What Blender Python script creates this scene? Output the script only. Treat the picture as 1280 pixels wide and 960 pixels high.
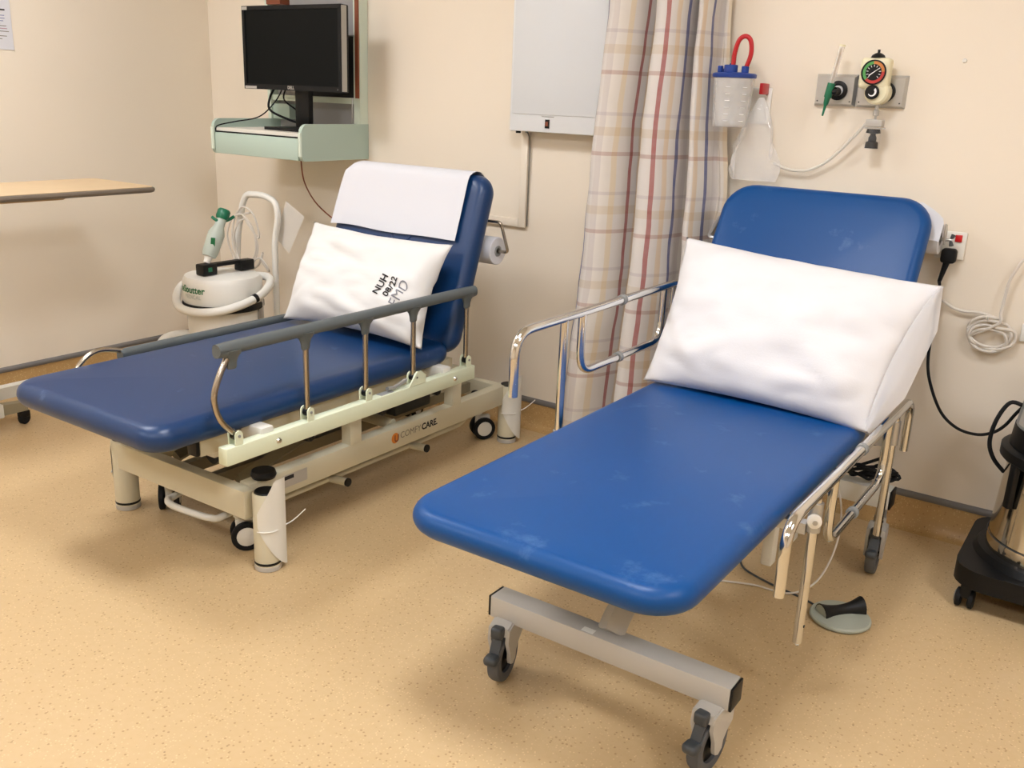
import bpy, bmesh, math, random
from mathutils import Vector, Matrix, noise
random.seed(7)
sc = bpy.context.scene
for o in list(bpy.data.objects): bpy.data.objects.remove(o)
COL = sc.collection
V = Vector
# ------------------------------------------------------------------ camera
PITCH, YAW, ROLL, F = 0.2978192, -0.5916361, 0.0410164, 1175.086
CAM = V((4.0275, -3.2, 1.35))
_f = V((math.sin(YAW)*math.cos(PITCH), math.cos(YAW)*math.cos(PITCH), -math.sin(PITCH)))
_r = V((math.cos(YAW), -math.sin(YAW), 0)); _u = _r.cross(_f)
RX = math.cos(ROLL)*_r + math.sin(ROLL)*_u
UX = -math.sin(ROLL)*_r + math.cos(ROLL)*_u
cd = bpy.data.cameras.new('camera'); cam = bpy.data.objects.new('camera', cd); COL.objects.link(cam)
cd.sensor_width = 36; cd.lens = F/1280*36; cd.clip_start = .02
cam.matrix_world = Matrix(((RX.x, UX.x, -_f.x, CAM.x), (RX.y, UX.y, -_f.y, CAM.y), (RX.z, UX.z, -_f.z, CAM.z), (0, 0, 0, 1)))
sc.camera = cam
def ray(px, py): return RX*((px-640)/F) - UX*((py-480)/F) + _f
def at(px, py, x=None, y=None, z=None):
    d = ray(px, py)
    for i, v in enumerate((x, y, z)):
        if v is not None: return CAM + d*((v-CAM[i])/d[i])
def onplane(px, py, p0, n):
    d = ray(px, py); return CAM + d*((V(p0)-CAM).dot(V(n))/d.dot(V(n)))
# ------------------------------------------------------------------ world, exposure
w = bpy.data.worlds.new('world'); sc.world = w; w.use_nodes = True
w.node_tree.nodes['Background'].inputs[0].default_value = (1, .96, .9, 1)
w.node_tree.nodes['Background'].inputs[1].default_value = .02
vs = sc.view_settings
vs.view_transform = 'Standard'; vs.look = 'None'; vs.gamma = 1; vs.use_curve_mapping = False
vs.exposure = 0.10
LAMP = 33.0                     # strength of the ceiling light diffusers
LAMPS = [(0.8, -1.95), (3.05, -1.9), (5.3, -1.9), (0.8, -4.4), (3.05, -4.4), (5.3, -4.4)]
ROOM_X, ROOM_Y, ROOM_Z = 7.4, -7.0, 2.7
# ------------------------------------------------------------------ materials
def lin(h):
    h = h.lstrip('#'); c = [int(h[i:i+2], 16)/255 for i in (0, 2, 4)]
    return tuple(((v+.055)/1.055)**2.4 if v > .04045 else v/12.92 for v in c) + (1,)
def mat(name, hexc, rough=.5, metal=0., var=0., vscale=6., bump=0., bscale=60., spec=.5, alpha=1., trans=0., coat=0., emit=None, es=0.):
    m = bpy.data.materials.new(name); m.use_nodes = True
    nt = m.node_tree; b = nt.nodes['Principled BSDF']; I = b.inputs
    I['Base Color'].default_value = lin(hexc); I['Roughness'].default_value = rough; I['Metallic'].default_value = metal
    I['Specular IOR Level'].default_value = spec; I['Alpha'].default_value = alpha; I['Transmission Weight'].default_value = trans
    I['Coat Weight'].default_value = coat
    if emit: I['Emission Color'].default_value = lin(emit); I['Emission Strength'].default_value = es
    if var or bump:
        tc = nt.nodes.new('ShaderNodeTexCoord')
    if var:
        n = nt.nodes.new('ShaderNodeTexNoise'); n.inputs['Scale'].default_value = vscale; n.inputs['Detail'].default_value = 5
        nt.links.new(tc.outputs['Object'], n.inputs['Vector'])
        mx = nt.nodes.new('ShaderNodeMix'); mx.data_type = 'RGBA'
        c = lin(hexc); mx.inputs[6].default_value = tuple(v*(1-var) for v in c[:3])+(1,); mx.inputs[7].default_value = tuple(min(1, v*(1+var)) for v in c[:3])+(1,)
        nt.links.new(n.outputs['Fac'], mx.inputs[0]); nt.links.new(mx.outputs[2], I['Base Color'])
    if bump:
        n2 = nt.nodes.new('ShaderNodeTexNoise'); n2.inputs['Scale'].default_value = bscale; n2.inputs['Detail'].default_value = 3
        nt.links.new(tc.outputs['Object'], n2.inputs['Vector'])
        bp = nt.nodes.new('ShaderNodeBump'); bp.inputs['Strength'].default_value = bump; bp.inputs['Distance'].default_value = .01
        nt.links.new(n2.outputs['Fac'], bp.inputs['Height']); nt.links.new(bp.outputs['Normal'], I['Normal'])
    return m
def vinyl_mat(name, base, scale=1.):
    m = mat(name, base, .38, spec=.4); nt = m.node_tree; b = nt.nodes['Principled BSDF']
    tc = nt.nodes.new('ShaderNodeTexCoord')
    def spots(sc_, lo, hi):
        v = nt.nodes.new('ShaderNodeTexVoronoi'); v.inputs['Scale'].default_value = sc_; v.inputs['Randomness'].default_value = 1
        nt.links.new(tc.outputs['Object'], v.inputs['Vector'])
        r = nt.nodes.new('ShaderNodeMapRange'); r.inputs[1].default_value = lo; r.inputs[2].default_value = hi; r.inputs[3].default_value = 1; r.inputs[4].default_value = 0
        nt.links.new(v.outputs['Distance'], r.inputs[0])
        # only some of the cells carry a chip
        s = nt.nodes.new('ShaderNodeSeparateColor'); nt.links.new(v.outputs['Color'], s.inputs[0])
        g = nt.nodes.new('ShaderNodeMath'); g.operation = 'GREATER_THAN'; g.inputs[1].default_value = .62
        nt.links.new(s.outputs[0], g.inputs[0])
        mu = nt.nodes.new('ShaderNodeMath'); mu.operation = 'MULTIPLY'
        nt.links.new(r.outputs[0], mu.inputs[0]); nt.links.new(g.outputs[0], mu.inputs[1])
        return mu.outputs[0]
    def mix(fac, a, hexc, k):
        mm = nt.nodes.new('ShaderNodeMath'); mm.operation = 'MULTIPLY'; mm.inputs[1].default_value = k; nt.links.new(fac, mm.inputs[0])
        mx = nt.nodes.new('ShaderNodeMix'); mx.data_type = 'RGBA'
        nt.links.new(mm.outputs[0], mx.inputs[0])
        if hasattr(a, 'is_linked'): nt.links.new(a, mx.inputs[6])
        else: mx.inputs[6].default_value = a
        mx.inputs[7].default_value = lin(hexc); return mx.outputs[2]
    n = nt.nodes.new('ShaderNodeTexNoise'); n.inputs['Scale'].default_value = 55; n.inputs['Detail'].default_value = 4
    nt.links.new(tc.outputs['Object'], n.inputs['Vector'])
    n3 = nt.nodes.new('ShaderNodeTexNoise'); n3.inputs['Scale'].default_value = 1.6; n3.inputs['Detail'].default_value = 4
    nt.links.new(tc.outputs['Object'], n3.inputs['Vector'])
    c = mix(n.outputs['Fac'], lin(base), '#b99a68', .55)
    c = mix(n3.outputs['Fac'], c, '#d3b98f', .35)
    c = mix(spots(90, .16, .3), c, '#8a6234', .55)
    c = mix(spots(150, .15, .35), c, '#f0d6a4', .5)
    c = mix(spots(34, .045, .1), c, '#5d3d22', .6)
    nt.links.new(c, b.inputs['Base Color'])
    return m
def curtain_mat():
    m = mat('curtain_plaid', '#cfc4b2', .85, spec=.2); nt = m.node_tree; b = nt.nodes['Principled BSDF']
    uv = nt.nodes.new('ShaderNodeUVMap'); sp = nt.nodes.new('ShaderNodeSeparateXYZ'); nt.links.new(uv.outputs[0], sp.inputs[0])
    nz = nt.nodes.new('ShaderNodeTexNoise'); nz.inputs['Scale'].default_value = 30; nt.links.new(uv.outputs[0], nz.inputs['Vector'])
    def ramp(sock, period, stops, off=0):
        a = nt.nodes.new('ShaderNodeMath'); a.operation = 'MULTIPLY_ADD'; a.inputs[1].default_value = 1/period; a.inputs[2].default_value = off; nt.links.new(sock, a.inputs[0])
        f = nt.nodes.new('ShaderNodeMath'); f.operation = 'FRACT'; nt.links.new(a.outputs[0], f.inputs[0])
        r = nt.nodes.new('ShaderNodeValToRGB'); r.color_ramp.interpolation = 'CONSTANT'
        e = r.color_ramp.elements
        e[0].position = 0; e[0].color = lin(stops[0][1]); e[1].position = stops[1][0]; e[1].color = lin(stops[1][1])
        for p, c in stops[2:]:
            k = e.new(p); k.color = lin(c)
        nt.links.new(f.outputs[0], r.inputs[0]); return r.outputs[0]
    vert = ramp(sp.outputs[0], .27, [(0, '#d0cbc6'), (.12, '#a0605f'), (.175, '#d0cbc6'), (.27, '#d4c0a6'), (.34, '#d6d2cc'), (.46, '#5f668e'), (.515, '#d0cbc6'), (.62, '#c9c2bd'), (.70, '#d9d3ca'), (.84, '#d6c7ae'), (.92, '#d0cbc6')])
    hor = ramp(sp.outputs[1], .27, [(0, '#ffffff'), (.30, '#e3cfcb'), (.35, '#ffffff'), (.55, '#f6efe4'), (.66, '#ffffff'), (.80, '#eeebf0'), (.84, '#ffffff')])
    mx = nt.nodes.new('ShaderNodeMix'); mx.data_type = 'RGBA'; mx.blend_type = 'MULTIPLY'; mx.inputs[0].default_value = 1
    nt.links.new(vert, mx.inputs[6]); nt.links.new(hor, mx.inputs[7])
    m2 = nt.nodes.new('ShaderNodeMix'); m2.data_type = 'RGBA'; m2.inputs[7].default_value = lin('#c9c1b6')
    k = nt.nodes.new('ShaderNodeMath'); k.operation = 'MULTIPLY'; k.inputs[1].default_value = .3; nt.links.new(nz.outputs['Fac'], k.inputs[0])
    nt.links.new(k.outputs[0], m2.inputs[0]); nt.links.new(mx.outputs[2], m2.inputs[6]); nt.links.new(m2.outputs[2], b.inputs['Base Color'])
    return m
def smudged(m, hexc, amount, lo, hi, scale=9, speck=0):
    nt = m.node_tree; b = nt.nodes['Principled BSDF']; tc = nt.nodes.new('ShaderNodeTexCoord')
    n = nt.nodes.new('ShaderNodeTexNoise'); n.inputs['Scale'].default_value = scale; n.inputs['Detail'].default_value = 8; n.inputs['Roughness'].default_value = .65
    nt.links.new(tc.outputs['Object'], n.inputs['Vector'])
    r = nt.nodes.new('ShaderNodeMapRange'); r.inputs[1].default_value = lo; r.inputs[2].default_value = hi; r.inputs[4].default_value = amount
    nt.links.new(n.outputs['Fac'], r.inputs[0])
    mx = nt.nodes.new('ShaderNodeMix'); mx.data_type = 'RGBA'; mx.inputs[6].default_value = b.inputs['Base Color'].default_value; mx.inputs[7].default_value = lin(hexc)
    nt.links.new(r.outputs[0], mx.inputs[0]); nt.links.new(mx.outputs[2], b.inputs['Base Color'])
    return m
M = dict(
 wall=mat('wall_paint', '#eadfcd', .6, var=.015, vscale=2, bump=.02, bscale=250),
 ceil=mat('ceiling_paint', '#ece8de', .8),
 floor=vinyl_mat('floor_vinyl', '#c9ae85'), cove=vinyl_mat('cove_vinyl', '#b18a50'),
 cap=mat('grey_cap', '#716d69', .55),
 blueR=smudged(mat('blue_vinyl', '#004583', .38, bump=.03, bscale=420, spec=.32), '#6f93bf', .4, .60, .78, 9),
 blueL=smudged(mat('navy_vinyl', '#053260', .36, bump=.03, bscale=420, spec=.5), '#8098bd', .35, .64, .8, 14),
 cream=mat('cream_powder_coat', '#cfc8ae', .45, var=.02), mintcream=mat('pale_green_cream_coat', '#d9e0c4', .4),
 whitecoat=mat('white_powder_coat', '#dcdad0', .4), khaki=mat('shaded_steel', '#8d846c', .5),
 chrome=mat('chrome', '#dcdcda', .12, 1.), steel=mat('brushed_steel', '#bdbdbb', .34, .75, var=.05, vscale=40),
 poststeel=mat('post_steel', '#b3aa9c', .25, 1.),
 railgrey=mat('grey_rail_plastic', '#596061', .42), black=mat('black_plastic', '#0c0d0e', .45, spec=.3), rubber=mat('black_rubber', '#0f1012', .7, spec=.3),
 darkgrey=mat('dark_grey_plastic', '#3c4043', .45), midgrey=mat('grey_plastic', '#8b8d8b', .5), lightgrey=mat('light_grey_plastic', '#b7b3ab', .45), tyre=mat('grey_tyre', '#55575a', .65),
 white=mat('white_plastic', '#e8e6de', .4), cable_white=mat('white_cable', '#d6cfc4', .5), paper=mat('white_paper', '#d5d6db', .8, spec=.2),
 pillow=mat('white_cotton', '#dfdedb', .85, spec=.15, bump=.05, bscale=300), pillow2=mat('white_nonwoven', '#e0dfe0', .8, spec=.2, bump=.05, bscale=200),
 mint=mat('mint_laminate', '#b0c3b6', .45), mintedge=mat('pale_mint_edge', '#d5e0cf', .5), traytop=mat('cream_laminate', '#e2dfd3', .5), brown=mat('brown_edge', '#86462a', .5), grayback=mat('grey_back_panel', '#9c9a98', .6),
 screen=mat('screen_glass', '#070b0c', .5, spec=.12), bezel=mat('bezel_plastic', '#0d0f11', .5, spec=.25), silver=mat('silver_plastic', '#a9a7a1', .35, .4),
 viewer=mat('white_enamel', '#dfe2e4', .35), viewpane=mat('opal_acrylic', '#d6dadd', .3),
 curtain=curtain_mat(), clear=mat('clear_plastic', '#f2f1ee', .12, spec=.5, alpha=.3), sleeve=mat('clear_sleeve', '#f2f1ee', .1, alpha=.05), bag=mat('clear_film', '#fbfaf8', .1, alpha=.27, spec=.9), tubeclear=mat('clear_tubing', '#e9e5da', .2, alpha=.7),
 cblue=mat('blue_lid', '#123b8c', .4), red=mat('red_tubing', '#b3141e', .35), green=mat('green_plastic', '#0d6b4b', .4), palegreen=mat('grey_green_plastic', '#b4bdb2', .45), tgreen=mat('green_print', '#146b3a', .6),
 ivory=mat('ivory_plastic', '#e6dfbd', .4), gauge_g=mat('gauge_green', '#4f9a4f', .5), gauge_o=mat('gauge_orange', '#c9803f', .5), gauge_r=mat('gauge_red', '#b8352f', .5), printwhite=mat('white_print', '#e9e9e9', .6),
 wood=mat('beech_laminate', '#c6ac86', .45, var=.06, vscale=9), woodedge=mat('taupe_edge', '#6a5f52', .5), tan=mat('tan_metal', '#b59a72', .5),
 ink=mat('black_ink', '#1d1d20', .8), pencil=mat('grey_marker', '#7f8088', .8), orange=mat('orange_print', '#d9822f', .6), greyprint=mat('grey_print', '#7c766a', .7), redprint=mat('faded_red_print', '#b08590', .8), blueprint=mat('faded_blue_print', '#7c80a8', .8),
 redswitch=mat('red_rocker', '#c21a1e', .3), mirror=mat('polished_drum', '#cfcac0', .1, 1.), footgrey=mat('grey_green_disc', '#aab0a3', .5),
 flap=mat('thin_nonwoven', '#e0dfe0', .8, spec=.2, alpha=.62),
 tagpaper=mat('grey_white_card', '#d2ccc2', .7),
 lamp=mat('lamp_diffuser', '#ffffff', .5, emit='#f6f8ff', es=LAMP))
# ------------------------------------------------------------------ mesh helpers
ORG = {}
def setp(o, label=None, cat=None, group=None, kind=None):
    for k, v in (('label', label), ('category', cat), ('group', group), ('kind', kind)):
        if v: o[k] = v
    return o
def finish(bm, angle=40):
    bmesh.ops.remove_doubles(bm, verts=bm.verts, dist=1e-6)
    bmesh.ops.recalc_face_normals(bm, faces=bm.faces)
    for f in bm.faces: f.smooth = True
    a = math.radians(angle)
    for e in bm.edges:
        if len(e.link_faces) == 2 and e.calc_face_angle(0) > a: e.smooth = False
def to_mesh(name, bm, m, off=V((0, 0, 0)), angle=40):
    finish(bm, angle)
    for v in bm.verts: v.co -= off
    me = bpy.data.meshes.new(name); bm.to_mesh(me); bm.free()
    if m: me.materials.append(M[m])
    return me
def empty(name, loc, label, cat, group=None):
    o = bpy.data.objects.new(name, None); COL.objects.link(o); o.location = loc; o.empty_display_size = .1
    ORG[o.name] = V(loc); return setp(o, label, cat, group)
def obj(name, bm, m, parent=None, angle=40, **kw):
    if parent is not None: off = ORG[parent.name]
    else:
        if 'kind' in kw and kw['kind'] == 'structure': off = V((0, 0, 0))
        else:
            xs = [v.co for v in bm.verts]
            off = V(((min(c.x for c in xs)+max(c.x for c in xs))/2, (min(c.y for c in xs)+max(c.y for c in xs))/2, min(c.z for c in xs)))
    me = to_mesh(name, bm, m, off, angle)
    o = bpy.data.objects.new(name, me); COL.objects.link(o)
    if parent is not None: o.parent = parent
    else: o.location = off
    ORG[o.name] = off
    return setp(o, **kw)
def inst(name, me, parent, mtx):        # shared mesh placed at a world matrix under a thing or part
    o = bpy.data.objects.new(name, me); COL.objects.link(o)
    if parent is not None:
        o.parent = parent; o.matrix_local = Matrix.Translation(-ORG[parent.name]) @ mtx
    else: o.matrix_world = mtx
    ORG[o.name] = V((0, 0, 0)); return o
def B(): return bmesh.new()
def box(bm, x0, x1, y0, y1, z0, z1, bev=0., seg=2, mtx=None):
    r = bmesh.ops.create_cube(bm, size=1); vs_ = r['verts']
    for v in vs_: v.co = V((x0+(v.co.x+.5)*(x1-x0), y0+(v.co.y+.5)*(y1-y0), z0+(v.co.z+.5)*(z1-z0)))
    if bev:
        es = list({e for v in vs_ for e in v.link_edges})
        rr = bmesh.ops.bevel(bm, geom=es, offset=bev, segments=seg, affect='EDGES', profile=.5)
        vs_ = list({v for f in rr['faces'] for v in f.verts} | {v for v in vs_ if v.is_valid})
    if mtx is not None:
        for v in vs_: v.co = mtx @ v.co
    return bm
def bx(*a, **k): return box(B(), *a, **k)
def fillet(pts, r, n=5):
    pts = [V(p) for p in pts]; out = [pts[0]]
    for i in range(1, len(pts)-1):
        p, a, b = pts[i], pts[i-1]-pts[i], pts[i+1]-pts[i]
        d = min(r, a.length*.48, b.length*.48); A = p+a.normalized()*d; C = p+b.normalized()*d
        for k in range(n+1):
            t = k/n; out.append((1-t)**2*A + 2*t*(1-t)*p + t*t*C)
    out.append(pts[-1]); return out
def smooth_path(pts, n=6):
    pts = [V(p) for p in pts]; out = []
    for i in range(len(pts)-1):
        p0 = pts[max(i-1, 0)]; p1 = pts[i]; p2 = pts[i+1]; p3 = pts[min(i+2, len(pts)-1)]
        for k in range(n):
            t = k/n
            out.append(.5*((2*p1)+(p2-p0)*t+(2*p0-5*p1+4*p2-p3)*t*t+(3*p1-p0-3*p2+p3)*t**3))
    out.append(pts[-1]); return out
def tube(bm, path, r, seg=10, cap=True, closed=False, sx=1., up=None):
    path = [V(p) for p in path]; n = len(path); rings = []
    rad = r if isinstance(r, (list, tuple)) else [r]*n
    nrm = None
    for i, p in enumerate(path):
        if closed: t = (path[(i+1) % n]-path[i-1]).normalized()
        else: t = (path[min(i+1, n-1)]-path[max(i-1, 0)]).normalized()
        if nrm is None:
            a = V(up) if up else (V((0, 0, 1)) if abs(t.z) < .9 else V((1, 0, 0)))
            nrm = (a-t*a.dot(t)).normalized()
        else: nrm = (nrm-t*nrm.dot(t)).normalized()
        bi = t.cross(nrm)
        rings.append([bm.verts.new(p+(nrm*math.cos(2*math.pi*k/seg)+bi*math.sin(2*math.pi*k/seg)*sx)*rad[i]) for k in range(seg)])
    for i in range(n if closed else n-1):
        a, b = rings[i], rings[(i+1) % n]
        for k in range(seg): bm.faces.new((a[k], a[(k+1) % seg], b[(k+1) % seg], b[k]))
    if cap and not closed:
        bm.faces.new(rings[0][::-1]); bm.faces.new(rings[-1])
    return bm
def tb(path, r, **k): return tube(B(), path, r, **k)
def lathe(bm, prof, c=(0, 0, 0), axis=(0, 0, 1), seg=24, a0=0, a1=2*math.pi):
    q = V((0, 0, 1)).rotation_difference(V(axis).normalized()).to_matrix(); c = V(c); rings = []
    full = abs(a1-a0-2*math.pi) < 1e-6; m = seg if full else seg+1
    for r, z in prof:
        if r < 1e-6: rings.append([bm.verts.new(c+q@V((0, 0, z)))])
        else: rings.append([bm.verts.new(c+q@V((r*math.cos(a0+(a1-a0)*k/seg), r*math.sin(a0+(a1-a0)*k/seg), z))) for k in range(m)])
    for a, b in zip(rings, rings[1:]):
        for k in range(seg):
            k2 = (k+1) % m
            if len(a) == 1 and len(b) == 1: continue
            if len(a) == 1: bm.faces.new((a[0], b[k2], b[k]))
            elif len(b) == 1: bm.faces.new((a[k], a[k2], b[0]))
            else: bm.faces.new((a[k], a[k2], b[k2], b[k]))
    return bm
def lt(prof, c=(0, 0, 0), axis=(0, 0, 1), **k): return lathe(B(), prof, c, axis, **k)
def cyl(bm, c, axis, r, h, seg=16, bev=0.):
    p = [(0, 0), (r-bev, 0), (r, bev), (r, h-bev), (r-bev, h), (0, h)] if bev else [(0, 0), (r, 0), (r, h), (0, h)]
    return lathe(bm, p, c, axis, seg=seg)
def cy(c, axis, r, h, seg=16, bev=0.): return cyl(B(), c, axis, r, h, seg, bev)
def prism(bm, poly, mtx, d):            # 2-d polygon in local XY, thickness d along local Z
    a = [bm.verts.new(mtx@V((p[0], p[1], 0))) for p in poly]; b = [bm.verts.new(mtx@V((p[0], p[1], d))) for p in poly]; n = len(poly)
    bm.faces.new(a[::-1]); bm.faces.new(b)
    for i in range(n): bm.faces.new((a[i], a[(i+1) % n], b[(i+1) % n], b[i]))
    return bm
def frame(o, ex, ey):                   # matrix with given x, y axes and origin
    ex = V(ex).normalized(); ey = V(ey); ez = ex.cross(ey).normalized(); ey = ez.cross(ex)
    return Matrix(((ex.x, ey.x, ez.x, o[0]), (ex.y, ey.y, ez.y, o[1]), (ex.z, ey.z, ez.z, o[2]), (0, 0, 0, 1)))
def rrect(hw, hl, r, n=6):
    out = []
    for cx, cy_, a in ((hw-r, hl-r, 0), (-hw+r, hl-r, 90), (-hw+r, -hl+r, 180), (hw-r, -hl+r, 270)):
        for k in range(n+1):
            t = math.radians(a+90*k/n); out.append((cx+r*math.cos(t), cy_+r*math.sin(t)))
    return out
def cushion(w_, l, t, rc, re, dome=.006, mtx=None, n=8):
    bm = B(); loops = []
    prof = []
    for k in range(11):
        a = math.radians(-90+18*k); prof.append((re*(1-math.cos(a)), t/2+t/2*math.sin(a)))
    lim = min(w_, l)/2*.96
    for k in range(1, 7):
        q = k/6; prof.append((re+(lim-re)*q, t+dome*math.sin(q*math.pi/2)))
    for ins, z in prof:
        loops.append([bm.verts.new((x, y, z)) for x, y in rrect(w_/2-ins, l/2-ins, max(rc-ins*.6, .003) if ins < min(w_, l)/2-.01 else .003, n)])
    for a, b in zip(loops, loops[1:]):
        for k in range(len(a)): bm.faces.new((a[k], a[(k+1) % len(a)], b[(k+1) % len(a)], b[k]))
    bm.faces.new(loops[0][::-1]); bm.faces.new(loops[-1])
    if mtx is not None: bm.transform(mtx)
    return bm
def text(s, size, bold=0., space=1.):
    c = bpy.data.curves.new('lettering', 'FONT'); c.body = s; c.size = size; c.offset = bold; c.resolution_u = 3; c.space_character = space
    c.align_x = 'CENTER'; c.align_y = 'CENTER'
    o = bpy.data.objects.new('lettering_tmp', c); me = bpy.data.meshes.new_from_object(o)
    bm = B(); bm.from_mesh(me); bpy.data.objects.remove(o); bpy.data.meshes.remove(me); bpy.data.curves.remove(c)
    return bm
def warp(bm, f):
    for v in bm.verts: v.co = f(v.co)
    return bm
def structure(name, bm, m, angle=40): return obj(name, bm, m, None, angle, kind='structure')
PI = math.pi
# ------------------------------------------------------------------ the room
structure('floor', bx(0, ROOM_X, ROOM_Y, 0, -.06, 0), 'floor')
structure('ceiling', bx(0, ROOM_X, ROOM_Y, 0, ROOM_Z, ROOM_Z+.06), 'ceil')
structure('wall_left', bx(-.1, 0, ROOM_Y, 0, 0, ROOM_Z), 'wall')
structure('wall_back', bx(-.1, ROOM_X+.1, 0, .1, 0, ROOM_Z), 'wall')
structure('wall_right', bx(ROOM_X, ROOM_X+.1, ROOM_Y, 0, 0, ROOM_Z), 'wall')
structure('wall_front', bx(-.1, ROOM_X+.1, ROOM_Y-.1, ROOM_Y, 0, ROOM_Z), 'wall')
cove = [(0, .106), (.004, .106), (.005, .05), (.009, .028), (.018, .011), (.034, .002), (.05, .0006), (0, .0006)]
def strip(name, prof, m, side):
    if side == 'back': mt = frame((0, 0, 0), (0, -1, 0), (0, 0, 1)); d = -ROOM_X if mt.col[2].x < 0 else ROOM_X
    else: mt = frame((0, 0, 0), (1, 0, 0), (0, 0, 1)); d = ROOM_Y if mt.col[2].y > 0 else -ROOM_Y
    return structure(name, prism(B(), prof, mt, d), m)
strip('baseboard_back', cove, 'cove', 'back'); strip('baseboard_left', cove, 'cove', 'left')
capp = [(0, .1062), (.008, .1062), (.010, .112), (.010, .120), (.004, .1275), (0, .1285)]
strip('trim_1', capp, 'cap', 'back'); strip('trim_2', capp, 'cap', 'left')
for i, (x, y) in enumerate(LAMPS):
    t = empty('ceiling_light', (x, y, ROOM_Z), ['white panel light in ceiling over the overbed table', 'white panel light in ceiling over the bright blue couch', 'white panel light in ceiling near the right wall',
        'white panel light in the far left corner of ceiling', 'white panel light in ceiling behind the camera', 'white panel light in the far right corner of ceiling'][i], 'ceiling light', 'panel lights in the ceiling')
    fr = B()
    for s in (-1, 1):
        box(fr, x+s*.3-.012, x+s*.3+.012, y-.312, y+.312, ROOM_Z-.02, ROOM_Z-.001); box(fr, x-.288, x+.288, y+s*.3-.012, y+s*.3+.012, ROOM_Z-.02, ROOM_Z-.001)
    obj('frame', fr, 'white', t); obj('diffuser', bx(x-.288, x+.288, y-.288, y+.288, ROOM_Z-.012, ROOM_Z-.002), 'lamp', t)
# ------------------------------------------------------------------ left couch (navy, grey folding rails)
LX = 1.725
lc = empty('examination_couch', (LX, -1.1, 0), 'navy vinyl examination couch with grey topped folding side rails and paper over the backrest', 'couch', 'examination couches')
LCZ = .435
obj('seat_cushion', cushion(.68, 1.23, .075, .07, .034, mtx=Matrix.Translation((LX, -1.265, LCZ))), 'blueL', lc, 80)
# backrest frame of reference: origin at the hinge on the front face
A_L = math.radians(71); dL = V((0, math.cos(A_L), math.sin(A_L))); nL = V((0, -math.sin(A_L), math.cos(A_L)))
hL = V((LX, -.69, .475)); LBK = .645
def bkL(x, s, d=0.): return V((LX+x, hL.y, hL.z)) + dL*s + nL*d       # d = in front of the face
TL = .085
mL = Matrix.Translation(hL + dL*(LBK/2) - nL*TL) @ frame((0, 0, 0), (1, 0, 0), dL)
bk = obj('backrest_cushion', cushion(.68, LBK, TL, .065, .034, mtx=mL), 'blueL', lc, 80)
ring = [bkL(.06*math.cos(a*PI/12)+.015, .425+.06*math.sin(a*PI/12), .004) for a in range(24)]
obj('face_hole_seam', tb(ring, .0045, seg=6, closed=True), 'blueL', bk)
uf = B()
for x in (-.27, .27): box(uf, LX+x-.02, LX+x+.02, -1.70, -.60, .38, .433)
for y in (-1.60, -1.2, -.62): box(uf, LX-.25, LX+.25, y-.02, y+.02, .385, .43)
obj('upper_frame', uf, 'cream', lc)
for x in (-.27, .27): obj('frame_plug', bx(LX+x-.019, LX+x+.019, -1.714, -1.7005, .382, .431, bev=.003), 'black', lc)
bf = B()
for x in (-.26, .26): tube(bf, [bkL(x, .05, -TL-.015), bkL(x, .55, -TL-.015)], .012, seg=8)
tube(bf, [bkL(-.26, .5, -TL-.015), bkL(.26, .5, -TL-.015)], .012, seg=8)
obj('backrest_frame', bf, 'cream', lc)
for x in (1.475, 1.985): obj('base_beam', bx(x-.022, x+.022, -1.535, -.21, .165, .243, bev=.004), 'cream', lc)
obj('cross_beam', bx(1.42, 2.03, -1.575, -1.535, .15, .238, bev=.004), 'cream', lc)
obj('cross_beam', bx(1.42, 1.99, -.212, -.175, .15, .225, bev=.004), 'cream', lc)
for y in (-1.095, -.56):
    for x in (1.475, 1.99):
        obj('upright', bx(x-.02, x+.02, y-.025, y+.025, .243, .387), 'cream', lc)
for x in (1.58, 1.88):
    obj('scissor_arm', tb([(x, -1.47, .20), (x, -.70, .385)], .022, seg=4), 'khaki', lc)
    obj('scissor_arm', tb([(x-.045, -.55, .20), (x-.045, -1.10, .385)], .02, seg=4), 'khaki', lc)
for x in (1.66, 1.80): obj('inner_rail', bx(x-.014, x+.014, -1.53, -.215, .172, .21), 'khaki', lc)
obj('torsion_tube', tb([(1.50, -.86, .235), (1.96, -.86, .235)], .019, seg=12), 'cream', lc)
ac = obj('actuator', tb([(1.73, -1.45, .235), (1.73, -1.02, .30)], .028, seg=14), 'darkgrey', lc)
obj('actuator_motor', bx(1.70, 1.85, -1.06, -.93, .25, .36, bev=.012), 'black', ac)
obj('control_box', bx(1.72, 1.92, -.80, -.60, .235, .33, bev=.01), 'darkgrey', lc)
obj('junction_box', bx(1.86, 1.94, -1.60, -1.36, .325, .379, bev=.006), 'whitecoat', lc)
for y in (-1.30, -.97, -.68):
    obj('knob', cy((1.99, y, .325), (1, 0, 0), .016, .03, bev=.004), 'black', lc)
# foot pedal loop and side pedal bar
lp = [at(*p, z=.1) for p in ((236, 612), (218, 620), (210, 625), (216, 632), (240, 641), (262, 647), (277, 646), (296, 638))]
lp = [V((lp[0].x, -1.42, .12))] + lp[1:-1] + [V((lp[-1].x+.01, -1.42, .12))]
obj('pedal_loop', tb(smooth_path(lp, 6), .011), 'whitecoat', lc)
pb = obj('pedal_bar', tb(fillet([(1.93, -1.46, .175), (1.93, -1.44, .115), (1.93, -.42, .115), (1.93, -.36, .17)], .04), .012), 'cream', lc)
for y in (-1.14, -.735):
    obj('peg', tb([(1.93, y, .115), (2.0, y+.012, .115)], .0135), 'cream', pb)
    obj('peg_cap', cy((2.0, y+.012, .115), (1, 0, 0), .0145, .006), 'black', pb)
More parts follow.
